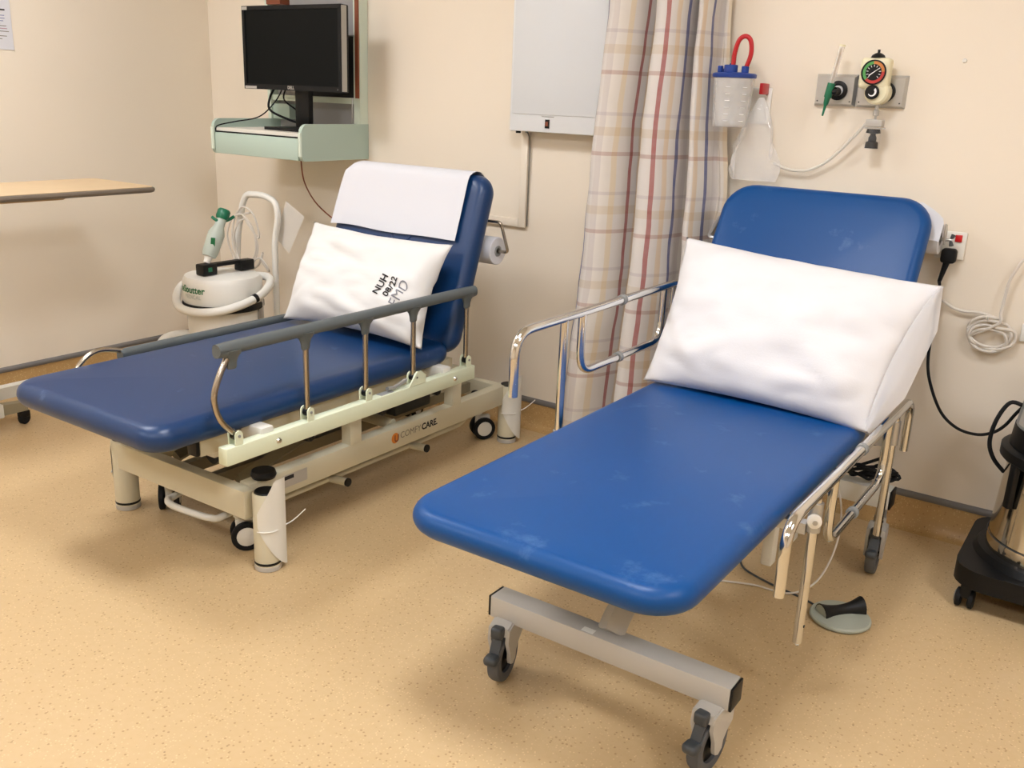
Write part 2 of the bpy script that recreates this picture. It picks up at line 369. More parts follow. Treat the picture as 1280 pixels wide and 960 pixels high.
# corner posts with wrapped sheet
def corner_post(x, y, a, flip=1):
    p = obj('corner_post', lt([(0, .004), (.036, .004), (.038, .01), (.038, .235), (.034, .24), (0, .24)], (x, y, 0), seg=24), 'cream', lc)
    obj('black_band', lt([(.0386, .020), (.0392, .021), (.0392, .027), (.0386, .028)], (x, y, 0), seg=24), 'black', p)
    obj('foot_ring', lt([(.0, .0015), (.0385, .0015), (.0392, .006), (.0392, .015), (.036, .017)], (x, y, 0), seg=24), 'lightgrey', p)
    obj('end_cap', lt([(0, .2405), (.033, .2405), (.03, .2445), (0, .2455)], (x, y, 0), seg=20), 'black', p)
    bm = B(); g = []
    for i in range(13):
        t = i/12; ang = a+flip*(t*2.2); r = .0405 + max(0, t-.6)*.035
        c_, s_ = math.cos(ang), math.sin(ang)
        zt = .285-.10*(1-min(1, t*1.6)) ; zb = .012+.13*(1-t)**1.5
        g.append([bm.verts.new((x+r*c_, y+r*s_, zb+(zt-zb)*k/4)) for k in range(5)])
    for i in range(12):
        for k in range(4): bm.faces.new((g[i][k], g[i+1][k], g[i+1][k+1], g[i][k+1]))
    bmesh.ops.solidify(bm, geom=bm.faces[:], thickness=.0015)
    obj('wrap_sheet', bm, 'whitecoat', p)
    tie = [(x+.0425*math.cos(a+flip*k*.26), y+.0425*math.sin(a+flip*k*.26), .13) for k in range(0, 9)]
    tie += [(x+.075*math.cos(a+flip*2.25), y+.075*math.sin(a+flip*2.25), .145), (x+.11*math.cos(a+flip*2.2), y+.11*math.sin(a+flip*2.2), .18)]
    obj('cable_tie', tb(smooth_path(tie, 3), .002, seg=6), 'white', p)
corner_post(2.075, -1.535, -1.4); corner_post(1.405, -1.54, 4.3, -1); corner_post(2.005, -.215, -1.6); corner_post(1.425, -.2, 2.)
# twin wheel casters
def twin_caster_mesh():
    w1 = lt([(0, .004), (.030, .004), (.031, .0), (.043, .0), (.046, .003), (.046, .014), (.043, .017), (0, .017)], seg=24)
    return to_mesh('wheel', w1, 'rubber')
TW = twin_caster_mesh()
TH = to_mesh('hub_cap', lt([(0, -.002), (.024, -.001), (.0335, .003), (.0335, .006), (0, .006)], seg=24), 'white')
TS = to_mesh('stem', lathe(cyl(B(), (0, 0, .085), (0, 0, 1), .011, .085, 12), [(0, .105), (.016, .105), (.016, .112), (0, .112)]), 'whitecoat')
def twin_caster(x, y, a):
    mt = Matrix.Translation((x, y, 0)) @ Matrix.Rotation(a, 4, 'Z')
    c = inst('caster', TS, lc, mt); ORG[c.name] = V((0, 0, 0))
    def sub(n, me, m2):
        o = bpy.data.objects.new(n, me); COL.objects.link(o); o.parent = c; o.matrix_local = m2; return o
    hood = to_mesh('hood', lt([(.049, -.011), (.052, -.011), (.052, .011), (.049, .011), (.049, -.011)], seg=12, a0=.3, a1=2.2), 'whitecoat')
    for s in (1, -1):
        m2 = Matrix.Translation((0, .02, .047)) @ Matrix.Rotation(PI/2*s, 4, 'Y') @ Matrix.Translation((0, 0, -.032))
        sub('wheel', TW, m2); sub('hub_cap', TH, m2)
    sub('axle_block', to_mesh('axle_block', bx(-.012, .012, -.01, .05, .03, .10, bev=.005), 'whitecoat'), Matrix())
for x, y, a in ((1.915, -1.505, -.62), (1.535, -1.475, .85), (1.895, -.265, -.6), (1.53, -.26, .2)): twin_caster(x, y, a)
for x, y in ((2.03, -1.50), (1.895, -.225)):
    if y > -1: obj('brake_pedal', bx(x-.045, x+.045, y-.04, y-.008, .165, .195, bev=.012, seg=3), 'black', lc)
    else: obj('brake_pedal', lt([(0, .246), (.034, .246), (.038, .255), (.034, .268), (0, .27)], (2.0, -1.475, 0), seg=20), 'black', lc)
# side rails
def folding_rail(x, up, side):
    name = 'side_rail'
    r = obj(name, bx(x-.018, x+.018, -1.70, -.605, .378, .428, bev=.004), 'mintcream', lc)
    tip = V((0, 0, 0)) if up else V((0, .215, -.195))
    ys = [-1.655, -1.395, -1.15, -.925, -.64]; zt = .69
    tops = [V((x, y, zt))+tip for y in ys]
    for i, y in enumerate(ys):
        b0 = V((x, y, .455)); t0 = tops[i]
        if i == 0:
            nn = V((0, -1, 0)) if up else V((0, -.25, .85))
            path = smooth_path([b0, b0.lerp(t0, .22)+nn*.045, b0.lerp(t0, .48)+nn*.062, b0.lerp(t0, .74)+nn*.04, t0], 6)
        else: path = [b0, t0]
        obj('post', tb(path, .0085), 'poststeel', r)
        k = r
        for s in (-1, 1):
            mt = frame((x+s*.014-.002, y-.0125, .428), (0, 1, 0), (0, 0, 1))
            obj('clevis_cheek', prism(B(), [(0, 0), (.025, 0), (.025, .03), (.021, .037), (.0125, .041), (.004, .037), (0, .03)], mt, .004), 'mintcream', r)
        obj('pivot', cy((x-.008, y, .452), (1, 0, 0), .012, .016, 12), 'black', k)
        obj('pin', cy((x+.013, y, .453), (1, 0, 0), .004, .006, 8), 'midgrey', k)
        sk = lt([(0, .008), (.036, .006), (.030, -.006), (.021, -.016), (.0165, -.028), (.015, -.042), (.012, -.046), (0, -.046)], seg=18)
        sk.transform(Matrix.Translation(t0+V((0, 0, -.006))) @ Matrix.Diagonal((.55 if up else .5, 1, 1, 1)))
        obj('rail_socket', sk, 'railgrey', r)
    a, b = tops[0]+V((0, -.02, .005)), tops[-1]+V((0, .012, .005))
    obj('top_rail', tb(smooth_path([a+V((0, 0, -.006)), a+V((0, .012, 0)), a.lerp(b, .5), b+V((0, -.012, 0)), b+V((0, 0, -.006))], 4), .018, seg=14, sx=.95), 'railgrey', r)
    for y in (-1.52, -.72):
        obj('bolt', lt([(0, .006), (.006, .005), (.009, 0)], (x+.018, y, .403), (1, 0, 0), seg=12), 'chrome', r)
        s = -1 if side > 0 else 1
        obj('mount_bracket', bx(min(x, x+s*.09), max(x, x+s*.09), y-.045, y+.0, .40, .445 if up else .43, bev=.006), 'whitecoat', r)
    if up:
        obj('release_plate', prism(B(), [(0, 0), (.085, 0), (.085, .025), (.06, .045), (.04, .045)], frame((x+.014, -.965, .428), (0, 1, 0), (0, 0, 1)), .005), 'mintcream', r)
        obj('release_lever', tb([(x, -.96, .45), (x, -1.02, .435), (x, -1.05, .44)], .007, seg=8), 'steel', r)
        obj('rating_label', bx(x-.012, x+.012, -1.09, -1.03, .428, .4288), 'midgrey', r)
folding_rail(2.105, True, 1); folding_rail(1.345, False, -1)
# print on the beam
BXF = 1.985+.0225
def beam_print(bm, y, z, m, name):
    bm.transform(frame((BXF, y, z), (0, 1, 0), (0, 0, 1))); obj(name, bm, m, lc)
beam_print(lt([(0, 0), (.019, 0)], seg=20), -.90, .206, 'orange', 'logo_disc')
beam_print(warp(text('U', .034, .0012), lambda c: c+V((0, -.002, .0004))), -.893, .204, 'brown', 'logo_mark')
beam_print(text('COMFY', .033, 0), -.818, .207, 'greyprint', 'lettering'); beam_print(text('CARE.', .033, .0012), -.714, .207, 'ink', 'lettering')
beam_print(bx(-.05, .05, -.02, .02, 0, .0004), -1.36, .207, 'lightgrey', 'beam_label')
beam_print(bx(-.045, -.005, .004, .016, .0005, .0008), -1.36, .207, 'ink', 'beam_label_print')
# roll holder behind the backrest
hold = B()
tube(hold, fillet([bkL(.30, .50, -TL-.018), bkL(.365, .50, -TL-.018), bkL(.385, .405, -TL-.075), bkL(.33, .405, -TL-.075), bkL(-.31, .405, -TL-.075), bkL(-.325, .405, -TL-.075), bkL(-.30, .50, -TL-.018)], .015), .006, seg=8)
obj('roll_holder', hold, 'poststeel', lc)
rc = bkL(0, .405, -TL-.075)
pr_ = empty('paper_roll', rc+V((0, 0, -.05)), 'white paper roll on wire holder behind the navy backrest', 'paper roll')
obj('roll', lt([(.02, -.305), (.048, -.305), (.05, -.303), (.05, .338), (.048, .34), (.02, .34), (.02, -.305)], rc, (1, 0, 0), seg=28), 'paper', pr_)
obj('core', lt([(.012, -.305), (.0195, -.305), (.0195, .342), (.012, .342), (.012, -.305)], rc, (1, 0, 0), seg=20), 'midgrey', pr_)
# paper sheet over the navy backrest
def paper_sheet():
    bm = B(); path = []
    s_low = .393
    for k in range(13): path.append((s_low+(LBK-.035-s_low)*k/12, .0125))
    for k in range(1, 9):
        a = PI*k/8; path.append((LBK-.035+(.048)*math.sin(a), -TL/2+(TL/2+.0125)*math.cos(a)))
    for k in range(1, 9): path.append((LBK-.035-.018*k, -TL-.0125))
    x0, x1 = -.322, .272; nx = 24; g = []
    for j, (s, d) in enumerate(path):
        row = []
        for i in range(nx+1):
            t = i/nx; x = x0+(x1-x0)*t - .012*(1-j/12 if j < 12 else 0)*(1-t)
            sag = max(0, (-.288-x))**1.2*1.4*min(1, max(0, (s-LBK+.16)/.12))
            wv = .003*noise.noise(V((x*9, s*7, 3)))
            ss = s - sag + (.006*math.sin(t*9)*(1-t) if j == 0 else 0)
            row.append(bm.verts.new(bkL(x, ss, d+(wv+.0035 if d > 0 else 0))))
        g.append(row)
    for a, b in zip(g, g[1:]):
        for i in range(nx): bm.faces.new((a[i], a[i+1], b[i+1], b[i]))
    bmesh.ops.solidify(bm, geom=bm.faces[:], thickness=-.0012)
    return bm
obj('paper_sheet', paper_sheet(), 'paper', None, 80, label='white paper sheet draped over the top of the navy backrest', cat='paper')
# ------------------------------------------------------------------ pillows
def pillow_fn(cs, n, tf, tb_, seed, pull=.05, wr=.006):
    TLc, TR, BR, BL = [V(c) for c in cs]; n = V(n)
    mid = (TLc+TR+BR+BL)/4
    def f(u, v, side):                  # u right, v up in [-1,1]
        a, b = (u+1)/2, (v+1)/2
        p = (BL*(1-a)+BR*a)*(1-b) + (TLc*(1-a)+TR*a)*b
        e = pull*(1-abs(u)**2.)*abs(v)**6 + pull*(1-abs(v)**2.)*abs(u)**6
        p = p.lerp(mid, e)
        h = max(0, (1-abs(u)**2.8)*(1-abs(v)**2.8))**.6
        w_ = wr*(noise.noise(V((u*2.2+seed, v*2.6, side)))*1.3 + abs(noise.noise(V((u*1.2+v*3.+seed, v*1.5-u*2.4, 7.+side))))*1.6)
        cr = (1-abs(u))*(1-abs(v))
        return p + n*(side*((tf if side > 0 else tb_)*h) + w_*min(1, h*1.6)*side)
    return f
def pillow_bm(f, nu=56, nv=40):
    bm = B(); fr = {}; bk_ = {}
    for i in range(nu+1):
        for j in range(nv+1):
            u = -math.cos(PI*i/nu)*.35+(-1+2*i/nu)*.65; v = -math.cos(PI*j/nv)*.35+(-1+2*j/nv)*.65
            fr[i, j] = bm.verts.new(f(u, v, 1))
            bk_[i, j] = fr[i, j] if i in (0, nu) or j in (0, nv) else bm.verts.new(f(u, v, -1))
    for i in range(nu):
        for j in range(nv):
            bm.faces.new((fr[i, j], fr[i+1, j], fr[i+1, j+1], fr[i, j+1]))
            bm.faces.new((bk_[i, j], bk_[i, j+1], bk_[i+1, j+1], bk_[i+1, j]))
    return bm
tilt = math.radians(58); nP = V((0, -math.sin(tilt), math.cos(tilt))); p0 = V((LX, -.865, .52))
csL = [onplane(*p, p0, nP) for p in ((393, 277), (566, 306), (527, 437), (354, 398))]
fL = pillow_fn(csL, nP, .095, .05, 1.3, pull=.10, wr=.012)
pl = empty('pillow', (LX, -.85, .515), 'white cotton pillow stamped with black letters leaning on the navy couch', 'pillow', 'pillows on the couches')
obj('pillow_body', pillow_bm(fL), 'pillow', pl, 180)
exL = (csL[1]-csL[0]+csL[2]-csL[3])/4; eyL = (csL[0]-csL[3]+csL[1]-csL[2])/4
def stamp(s, size, c, m, name, bold, ang):
    bm = text(s, size, bold); bmesh.ops.triangulate(bm, faces=bm.faces[:]); bmesh.ops.subdivide_edges(bm, edges=bm.edges[:], cuts=1)
    ca, sa = math.cos(ang), math.sin(ang)
    def g(co):
        X, Y = co.x*ca-co.y*sa, co.x*sa+co.y*ca
        u = c[0]+X/exL.length; v = c[1]+Y/eyL.length
        return fL(u, v, 1)+nP*.0028
    obj(name, warp(bm, g), m, pl)
stamp('NUH', .036, (.47, -.12), 'ink', 'stamped_letters', .0009, math.radians(78)); stamp('08/22', .034, (.59, -.12), 'ink', 'stamped_date', .0007, math.radians(78))
stamp('EMD', .05, (.71, -.20), 'pencil', 'handwritten_letters', .0, math.radians(76))
# ------------------------------------------------------------------ right couch (bright blue, chrome rails)
RXC = 3.14
rcou = empty('examination_couch', (RXC, -1.05, 0), 'bright blue vinyl examination couch with chrome side rails and T shaped base', 'couch', 'examination couches')
obj('seat_cushion', cushion(.66, 1.31, .062, .10, .03, mtx=Matrix.Translation((RXC, -1.165, .452))), 'blueR', rcou, 80)
A_R = math.radians(60); dR = V((0, math.cos(A_R), math.sin(A_R))); nR = V((0, -math.sin(A_R), math.cos(A_R)))
hR = V((RXC, -.505, .478)); RBK = .73; TR_ = .062
def bkR(x, s, d=0.): return V((RXC+x, hR.y, hR.z)) + dR*s + nR*d
obj('backrest_cushion', cushion(.66, RBK, TR_, .10, .03, mtx=Matrix.Translation(hR+dR*(RBK/2)-nR*TR_) @ frame((0, 0, 0), (1, 0, 0), dR)), 'blueR', rcou, 80)
uf = B()
for x in (-.25, .25): box(uf, RXC+x-.02, RXC+x+.02, -1.62, -.45, .41, .45)
for y in (-1.6, -1.05, -.47): box(uf, RXC-.23, RXC+.23, y-.02, y+.02, .412, .448)
obj('upper_frame', uf, 'whitecoat', rcou)
bf = B()
for x in (-.22, .22): tube(bf, [bkR(x, .05, -TR_-.014), bkR(x, .55, -TR_-.014)], .012, seg=8)
tube(bf, [bkR(-.22, .5, -TR_-.014), bkR(.22, .5, -TR_-.014)], .012, seg=8)
obj('backrest_frame', bf, 'whitecoat', rcou)
for y0, y1, z0, z1 in ((-1.557, -1.498, .150, .205), (-.41, -.35, .205, .265)):
    xr = 3.493 if y0 < -1 else 3.525
    cb = obj('cross_beam', bx(2.887, xr, y0, y1, z0, z1, bev=.003), 'lightgrey' if y0 < -1 else 'whitecoat', rcou)
    for x0, x1 in ((2.881, 2.8868), (xr+.0002, xr+.006)): obj('end_cap', bx(x0, x1, y0+.001, y1-.001, z0+.001, z1-.001, bev=.0015), 'black', cb)
    if y0 < -1: obj('beam_label', bx(3.135, 3.165, -1.553, -1.535, z1+.0002, z1+.0008), 'white', cb)
nk = B(); tube(nk, fillet([(3.19, -1.515, .20), (3.19, -1.47, .245), (3.19, -1.33, .245), (3.19, -.42, .235)], .03, 3), .034, seg=4, sx=1.)
obj('spine', nk, 'lightgrey', rcou)
obj('scissor_arm', tb([(3.28, -1.22, .26), (3.28, -.75, .42)], .024, seg=4), 'whitecoat', rcou); obj('scissor_arm', tb([(3.06, -1.22, .26), (3.06, -.75, .42)], .024, seg=4), 'whitecoat', rcou)
am = obj('actuator', tb([(3.17, -1.1, .29), (3.17, -.80, .36)], .026, seg=14), 'midgrey', rcou); obj('actuator_motor', bx(3.21, 3.34, -.86, -.74, .27, .38, bev=.01), 'darkgrey', am)
obj('mast_plate', bx(3.34, 3.37, -.98, -.94, .20, .41, bev=.006), 'whitecoat', rcou); obj('mast_plate', bx(3.34, 3.37, -.80, -.76, .20, .41, bev=.006), 'whitecoat', rcou)
# casters of the right couch
tyre_me = to_mesh('wheel', lt([(.04, -.013), (.055, -.016), (.061, -.014), (.0635, -.007), (.0635, .007), (.061, .014), (.055, .016), (.04, .013), (.04, -.013)], axis=(1, 0, 0), seg=32), 'tyre')
hub_me = to_mesh('hub', lathe(lt([(0, -.009), (.02, -.009), (.026, -.005), (.041, -.005), (.041, .005), (.026, .005), (.02, .009), (0, .009)], axis=(1, 0, 0), seg=24), [(0, -.019), (.009, -.019), (.009, .019), (0, .019)], axis=(1, 0, 0), seg=12), 'black')
def fork_mesh():
    bm = B()
    for s in (-1, 1):
        poly = [(-.018, .0), (-.02, .02), (-.034, .055), (-.03, .085), (.0, .092), (.035, .088), (.052, .07), (.05, .045), (.03, .03), (.016, .012), (.014, -.006), (.0, -.016), (-.014, -.01)]
        prism(bm, poly, frame((s*.0225-.0045, 0, 0), (0, 1, 0), (0, 0, 1)), .009)
    prism(bm, [(-.034, .07), (-.03, .089), (.0, .094), (.035, .09), (.053, .07), (.05, .064), (-.02, .066)], frame((-.0225, 0, 0), (0, 1, 0), (0, 0, 1)), .045)
    cyl(bm, (0, .034, .08), (0, 0, 1), .018, .028, 16)
    return to_mesh('caster', bm, 'lightgrey')
FK = fork_mesh()
PED = to_mesh('brake_pedal', prism(bx(-.018, .018, -.085, -.05, .012, .036, bev=.011, seg=4), [(-.058, .03), (-.05, .03), (-.03, .07), (-.036, .075)], frame((-.012, 0, 0), (0, 1, 0), (0, 0, 1)), .024), 'darkgrey')
LOCK = to_mesh('release_pad', bx(-.015, .015, -.050, -.024, .066, .095, bev=.007, seg=3), 'darkgrey')
def big_caster(sx_, sy_, a, zbase=.15):        # swivel axis position and trail direction angle
    mt = Matrix.Translation((sx_, sy_, .0635)) @ Matrix.Rotation(a, 4, 'Z') @ Matrix.Translation((0, -.034, 0))
    c = inst('caster', FK, rcou, mt); ORG[c.name] = V((0, 0, 0))
    for n, me in (('wheel', tyre_me), ('hub', hub_me), ('brake_pedal', PED), ('release_pad', LOCK)):
        o = bpy.data.objects.new(n, me); COL.objects.link(o); o.parent = c
    if zbase > .175: 
        st = to_mesh('caster_stem', cy((0, .034, .10), (0, 0, 1), .016, zbase-.165, 14), 'steel'); o = bpy.data.objects.new('caster_stem', st); COL.objects.link(o); o.parent = c
big_caster(2.925, -1.527, .2); big_caster(3.463, -1.527, -.12); big_caster(3.505, -.385, .1, .205); big_caster(2.92, -.385, .3, .205)
# chrome rails
def chrome_rail(x, y0, y1, zt, knob):
    R = .0125
    a0 = .165
    r = obj('side_rail', tb(fillet([(x, y0, zt-a0), (x, y0, zt), (x, y1, zt), (x, y1, zt-a0)], .07, 7), R, seg=14), 'chrome', rcou)
    ya, yb = y0+.33, y0+.84
    obj('lower_loop', tb(fillet([(x, ya, zt-.005), (x, ya, zt-.175), (x, yb, zt-.175), (x, yb, zt-.005)], .065, 7), .0115, seg=12), 'chrome', r)
    for y, z in ((y0+.56, zt), (y0+.56, zt-.175)):
        obj('joint_collar', lt([(.012, -.008), (.0155, -.008), (.0155, .008), (.012, .008)], (x, y, z), (0, 1, 0), seg=16), 'midgrey', r)
    for y in (y0+(.235 if not knob else .2), y1-(.19 if knob else .10)):
        obj('post', tb([(x, y, zt-.005), (x, y, zt-.375)], .0115, seg=12), 'chrome', r)
        obj('post_hole', cy((x+.0105, y, zt-.33), (1, 0, 0), .004, .0016, 10), 'black', r)
        s = -1 if x > RXC else 1
        zc = zt-.055 if knob else .43
        br = obj('clamp', lt([(.0118, -.035), (.016, -.035), (.016, .035), (.0118, .035), (.0118, -.035)], (x, y, zc), seg=14), 'steel', rcou)
        obj('clamp_arm', bx(min(x+s*.014, x+s*.12), max(x+s*.014, x+s*.12), y-.014, y+.014, min(zc, .445)-.014, min(zc, .445)+.012), 'steel', br)
        if knob and y < -.9:
            kn = obj('knob', lt([(0, 0), (.009, 0), (.016, .006), (.016, .016), (.01, .02), (0, .02)], (x+.002, y-.0165, zc+.0), (.5, -1, 0), seg=18), 'white', br)
            obj('knob_bolt', lt([(0, .022), (.006, .021), (.006, .018)], (x+.002, y-.0165, zc), (.5, -1, 0), seg=10), 'steel', br)
chrome_rail(2.765, -1.315, -.30, .785, False)
chrome_rail(3.522, -1.41, -.30, .53, True)
# paper roll on the right couch
rr = bkR(0, .655, -TR_-.07)
hold = B(); tube(hold, fillet([bkR(-.30, .55, -TR_-.012), bkR(-.375, .55, -TR_-.02), rr+V((-.375, 0, 0)), rr+V((.36, 0, 0))], .02), .006, seg=8)
obj('roll_holder', hold, 'steel', rcou)
br = obj('holder_bracket', prism(B(), [(-.0, .045), (.026, .05), (.024, .02), (.010, -.016), (-.010, -.016), (-.012, .02)], frame(rr+V((.357, 0, .0)), (0, -1, 0), (0, .35, 1)), .004), 'lightgrey', rcou)
wn = obj('wing_nut', cy(rr+V((.36, 0, .0)), (1, 0, 0), .005, .018, 10), 'steel', rcou)
for s in (-1, 1): obj('wing', tb([rr+V((.372, 0, 0)), rr+V((.377, s*.006, s*.016))], [.004, .007], seg=8), 'darkgrey', wn)
p2 = empty('paper_roll', rr+V((0, 0, -.055)), 'white paper roll behind the bright blue backrest beside the wall socket', 'paper roll')
obj('roll', lt([(.02, -.345), (.047, -.345), (.048, -.343), (.047, .341), (.046, .343), (.02, .343), (.02, -.345)], rr, (1, 0, 0), seg=28), 'paper', p2)
obj('core', lt([(.012, -.345), (.0195, -.345), (.0195, .343), (.012, .343), (.012, -.345)], rr, (1, 0, 0), seg=20), 'midgrey', p2)
tail = B(); g = []
for k in range(9):                      # loose end of the paper lying up behind the backrest
    sv = .62+(RBK+.008-.62)*k/8; sx1 = .352-.06*max(0, k/8-.55)**1.5*4
    g.append([tail.verts.new(bkR(x, sv-.0*x, -TR_-.004-.004*math.sin(x*20))) for x in (-.1, 0, .1, .2, .27, sx1)])
for a, b in zip(g, g[1:]):
    for k in range(5): tail.faces.new((a[k], a[k+1], b[k+1], b[k]))
bmesh.ops.solidify(tail, geom=tail.faces[:], thickness=.0012)
obj('paper_tail', tail, 'paper', p2, 80)
# right pillow with loose disposable cover
tilt = math.radians(57); nQ = V((0, -math.sin(tilt), math.cos(tilt))); q0 = V((RXC, -.635, .54))
csR = [onplane(*p, q0, nQ) for p in ((858, 296), (1181, 358), (1085, 542), (804, 475))]
fR = pillow_fn(csR, nQ, .095, .05, 5.1, pull=.06, wr=.013)
p3 = empty('pillow', (RXC, -.6, .52), 'white pillow in a loose disposable cover on the bright blue couch', 'pillow', 'pillows on the couches')
obj('pillow_body', pillow_bm(fR), 'pillow2', p3, 180)
fl = B(); g = []
eR = [onplane(*p, q0, nQ) for p in ((1179, 362), (1172, 414), (1131, 499), (1087, 543))]
for i in range(13):
    t = i/12; k = t*3; j = min(int(k), 2); e = eR[j].lerp(eR[j+1], k-j)
    v = 1-2*t; row = []
    for q in range(9):
        u = .80+.2*q/6 if q <= 6 else 1
        s = q/8
        a = fR(.975, v*.985, 1); ww = (1-abs(v)**3)*.03
        row.append(fl.verts.new(a.lerp(e, s)+nQ*(.012*math.sin(PI*s)+ww*(1-s)**2*.2+.004*noise.noise(V((t*6, s*4, 2)))+.003)))
    g.append(row)
for a, b in zip(g, g[1:]):
    for q in range(8): fl.faces.new((a[q], a[q+1], b[q+1], b[q]))
bmesh.ops.solidify(fl, geom=fl.faces[:], thickness=.0012)
obj('cover_flap', fl, 'flap', p3, 180)
# ------------------------------------------------------------------ curtain
def curtain():
    bm = B(); uvl = bm.loops.layers.uv.new('UVMap'); ztop, zbot = 2.655, .13
    ctrl = [(2.335, -.09), (2.345, -.18), (2.375, -.235), (2.42, -.225), (2.455, -.175), (2.475, -.10), (2.49, -.07), (2.505, -.12), (2.52, -.195), (2.55, -.225), (2.59, -.21), (2.615, -.16), (2.62, -.09), (2.63, -.05), (2.642, -.09), (2.65, -.14), (2.668, -.15), (2.682, -.10), (2.685, -.05), (2.695, -.035), (2.705, -.065), (2.718, -.055)]
    pts = smooth_path([(x, y, 0) for x, y in ctrl], 6)
    L = [0]
    for a, b in zip(pts, pts[1:]): L.append(L[-1]+(b-a).length)
    nz = 44; g = []
    for j in range(nz+1):
        t = j/nz; z = ztop+(zbot-ztop)*t; row = []
        for i, p in enumerate(pts):
            s = i/(len(pts)-1)
            spread = max(0, (1.75-z)/1.6)
            x = p.x - .085*spread*(1-s)**1.5 + .02*spread*s*(1-s) + .06*min(1, max(0, (1.62-z)/.55))*s**3
            y = p.y*(1+.10*spread) - .025*spread*math.sin(s*7)*(1-s)
            if s > .9: y = max(y, -.05)
            if z < .95: x = min(x, 2.735)
            wob = .010*noise.noise(V((L[i]*5, z*2.0, 1)))+.004*noise.noise(V((L[i]*16, z*9, 5)))
            row.append((bm.verts.new((x+wob, min(y+wob, -.015), z)), L[i], z))
        g.append(row)
    for a, b in zip(g, g[1:]):
        for i in range(len(pts)-1):
            q = (a[i], a[i+1], b[i+1], b[i]); f = bm.faces.new([v[0] for v in q])
            for lo, v in zip(f.loops, q): lo[uvl].uv = (v[1], v[2])
    bmesh.ops.solidify(bm, geom=bm.faces[:], thickness=.0015)
    return bm
obj('privacy_curtain', curtain(), 'curtain', None, 180, label='plaid privacy curtain in beige with red and blue stripes gathered at the wall', cat='curtain')
obj('curtain_track', bx(2.53, 2.565, -3.2, -.004, 2.66, ROOM_Z-.001, bev=.003), 'white', None, label='white ceiling track that the plaid curtain hangs from', cat='curtain track')
# ------------------------------------------------------------------ wall workstation and monitor
WX0, WX1, WY, WZ = .487, 1.055, -.40, 1.052
ws = empty('wall_workstation', (.77, -.2, WZ), 'mint green wall mounted computer workstation with pull down tray', 'workstation')
def side_panel(x0, x1):
    poly = [(0, .235), (.012, .24)]
    r = .035; y1 = -WY
    pts = [(0, 0), (y1-.02, 0)] + [(y1-.02+.02*math.sin(k*PI/8), .02-.02*math.cos(k*PI/8)) for k in range(1, 5)] + [(y1-r+r*math.cos(k*PI/8), .150-r+r*math.sin(k*PI/8)) for k in range(0, 5)] + [(0, .150)]
    bm = B(); mt = frame((x0, 0, WZ), (0, -1, 0), (0, 0, 1)); mt.translation.y = -.0006; d = (x1-x0)*(1 if mt.col[2].x > 0 else -1)
    prism(bm, pts, mt, d); return bm
for a, b in ((WX0, WX0+.018), (WX1-.018, WX1)):
    sp_ = obj('side_panel', side_panel(a, b), 'mint', ws)
    obj('edge_strip', tb([(a+.009, WY-.001, WZ+.02), (a+.009, WY-.001, WZ+.115)], .0088, seg=8), 'mintedge', sp_)
obj('tray', bx(WX0+.018, WX1-.018, WY+.012, -.005, WZ+.098, WZ+.112), 'traytop', ws)
df = obj('drawer_front', bx(WX0+.022, WX1-.022, WY-.002, WY+.014, WZ+.002, WZ+.092, bev=.005), 'mint', ws)
obj('drawer_gap', bx(WX0+.022, WX1-.022, WY+.003, WY+.012, WZ+.092, WZ+.098), 'black', ws)
obj('bottom_panel', bx(WX0+.018, WX1-.018, WY+.014, -.005, WZ+.003, WZ+.015), 'mint', ws)
obj('back_panel', bx(WX0, WX1-.02, -.012, -.001, WZ+.1, 1.95), 'grayback', ws)
fm = B(); box(fm, WX0-.012, WX0+.008, -.06, -.001, WZ+.15, 1.95); box(fm, WX1-.04, WX1-.002, -.05, -.001, WZ+.15, 1.95); box(fm, WX0+.008, WX1-.04, -.045, -.013, 1.285, 1.31)
obj('cabinet_frame', fm, 'mintedge', ws)
obj('cabinet_recess', bx(WX0+.15, WX1-.045, -.035, -.0125, 1.312, 1.565), 'black', ws); obj('recess_panel', bx(WX0+.12, WX1-.045, -.03, -.0125, 1.57, 1.94), 'grayback', ws)
obj('shelf_panel', bx(WX0+.01, WX0+.12, -.05, -.0125, WZ+.15, 1.27), 'mint', ws)
obj('edge_band', bx(WX1-.024, WX1-.006, -.058, -.0502, 1.31, 1.95), 'brown', ws); obj('edge_band', bx(WX0+.01, WX0+.10, -.07, -.0125, 1.70, 1.95), 'brown', ws)
obj('door_chain', tb(smooth_path([(1.01, -.055, 1.31), (1.015, -.06, 1.25), (1.008, -.055, 1.20)], 5), .0025, seg=6), 'steel', ws)
mo = empty('computer_monitor', (.85, -.2, WZ+.113), 'black flat screen monitor standing on the mint wall workstation', 'monitor')
MX0, MX1, MZ0, MZ1, MY = .545, 1.14, 1.332, 1.675, -.25
hs = obj('housing', bx(MX0, MX1, MY+.003, MY+.045, MZ0, MZ1, bev=.006), 'bezel', mo)
bz = B()
for a in ((MX0, MX1, MZ0, MZ0+.022), (MX0, MX1, MZ1-.016, MZ1), (MX0, MX0+.016, MZ0+.022, MZ1-.016), (MX1-.016, MX1, MZ0+.022, MZ1-.016)): box(bz, a[0], a[1], MY-.004, MY+.01, a[2], a[3])
obj('bezel', bz, 'bezel', mo); obj('screen', bx(MX0+.016, MX1-.016, MY, MY+.006, MZ0+.022, MZ1-.016), 'screen', mo)
obj('side_trim', bx(MX1, MX1+.003, MY, MY+.028, MZ0+.004, MZ1-.004), 'silver', mo)
obj('asset_label', bx(MX0+.006, MX0+.08, MY-.0048, MY-.0042, MZ0+.002, MZ0+.013), 'lightgrey', mo); obj('asset_label', bx(MX0+.003, MX0+.035, MY-.0048, MY-.0042, MZ1-.016, MZ1-.003), 'lightgrey', mo)
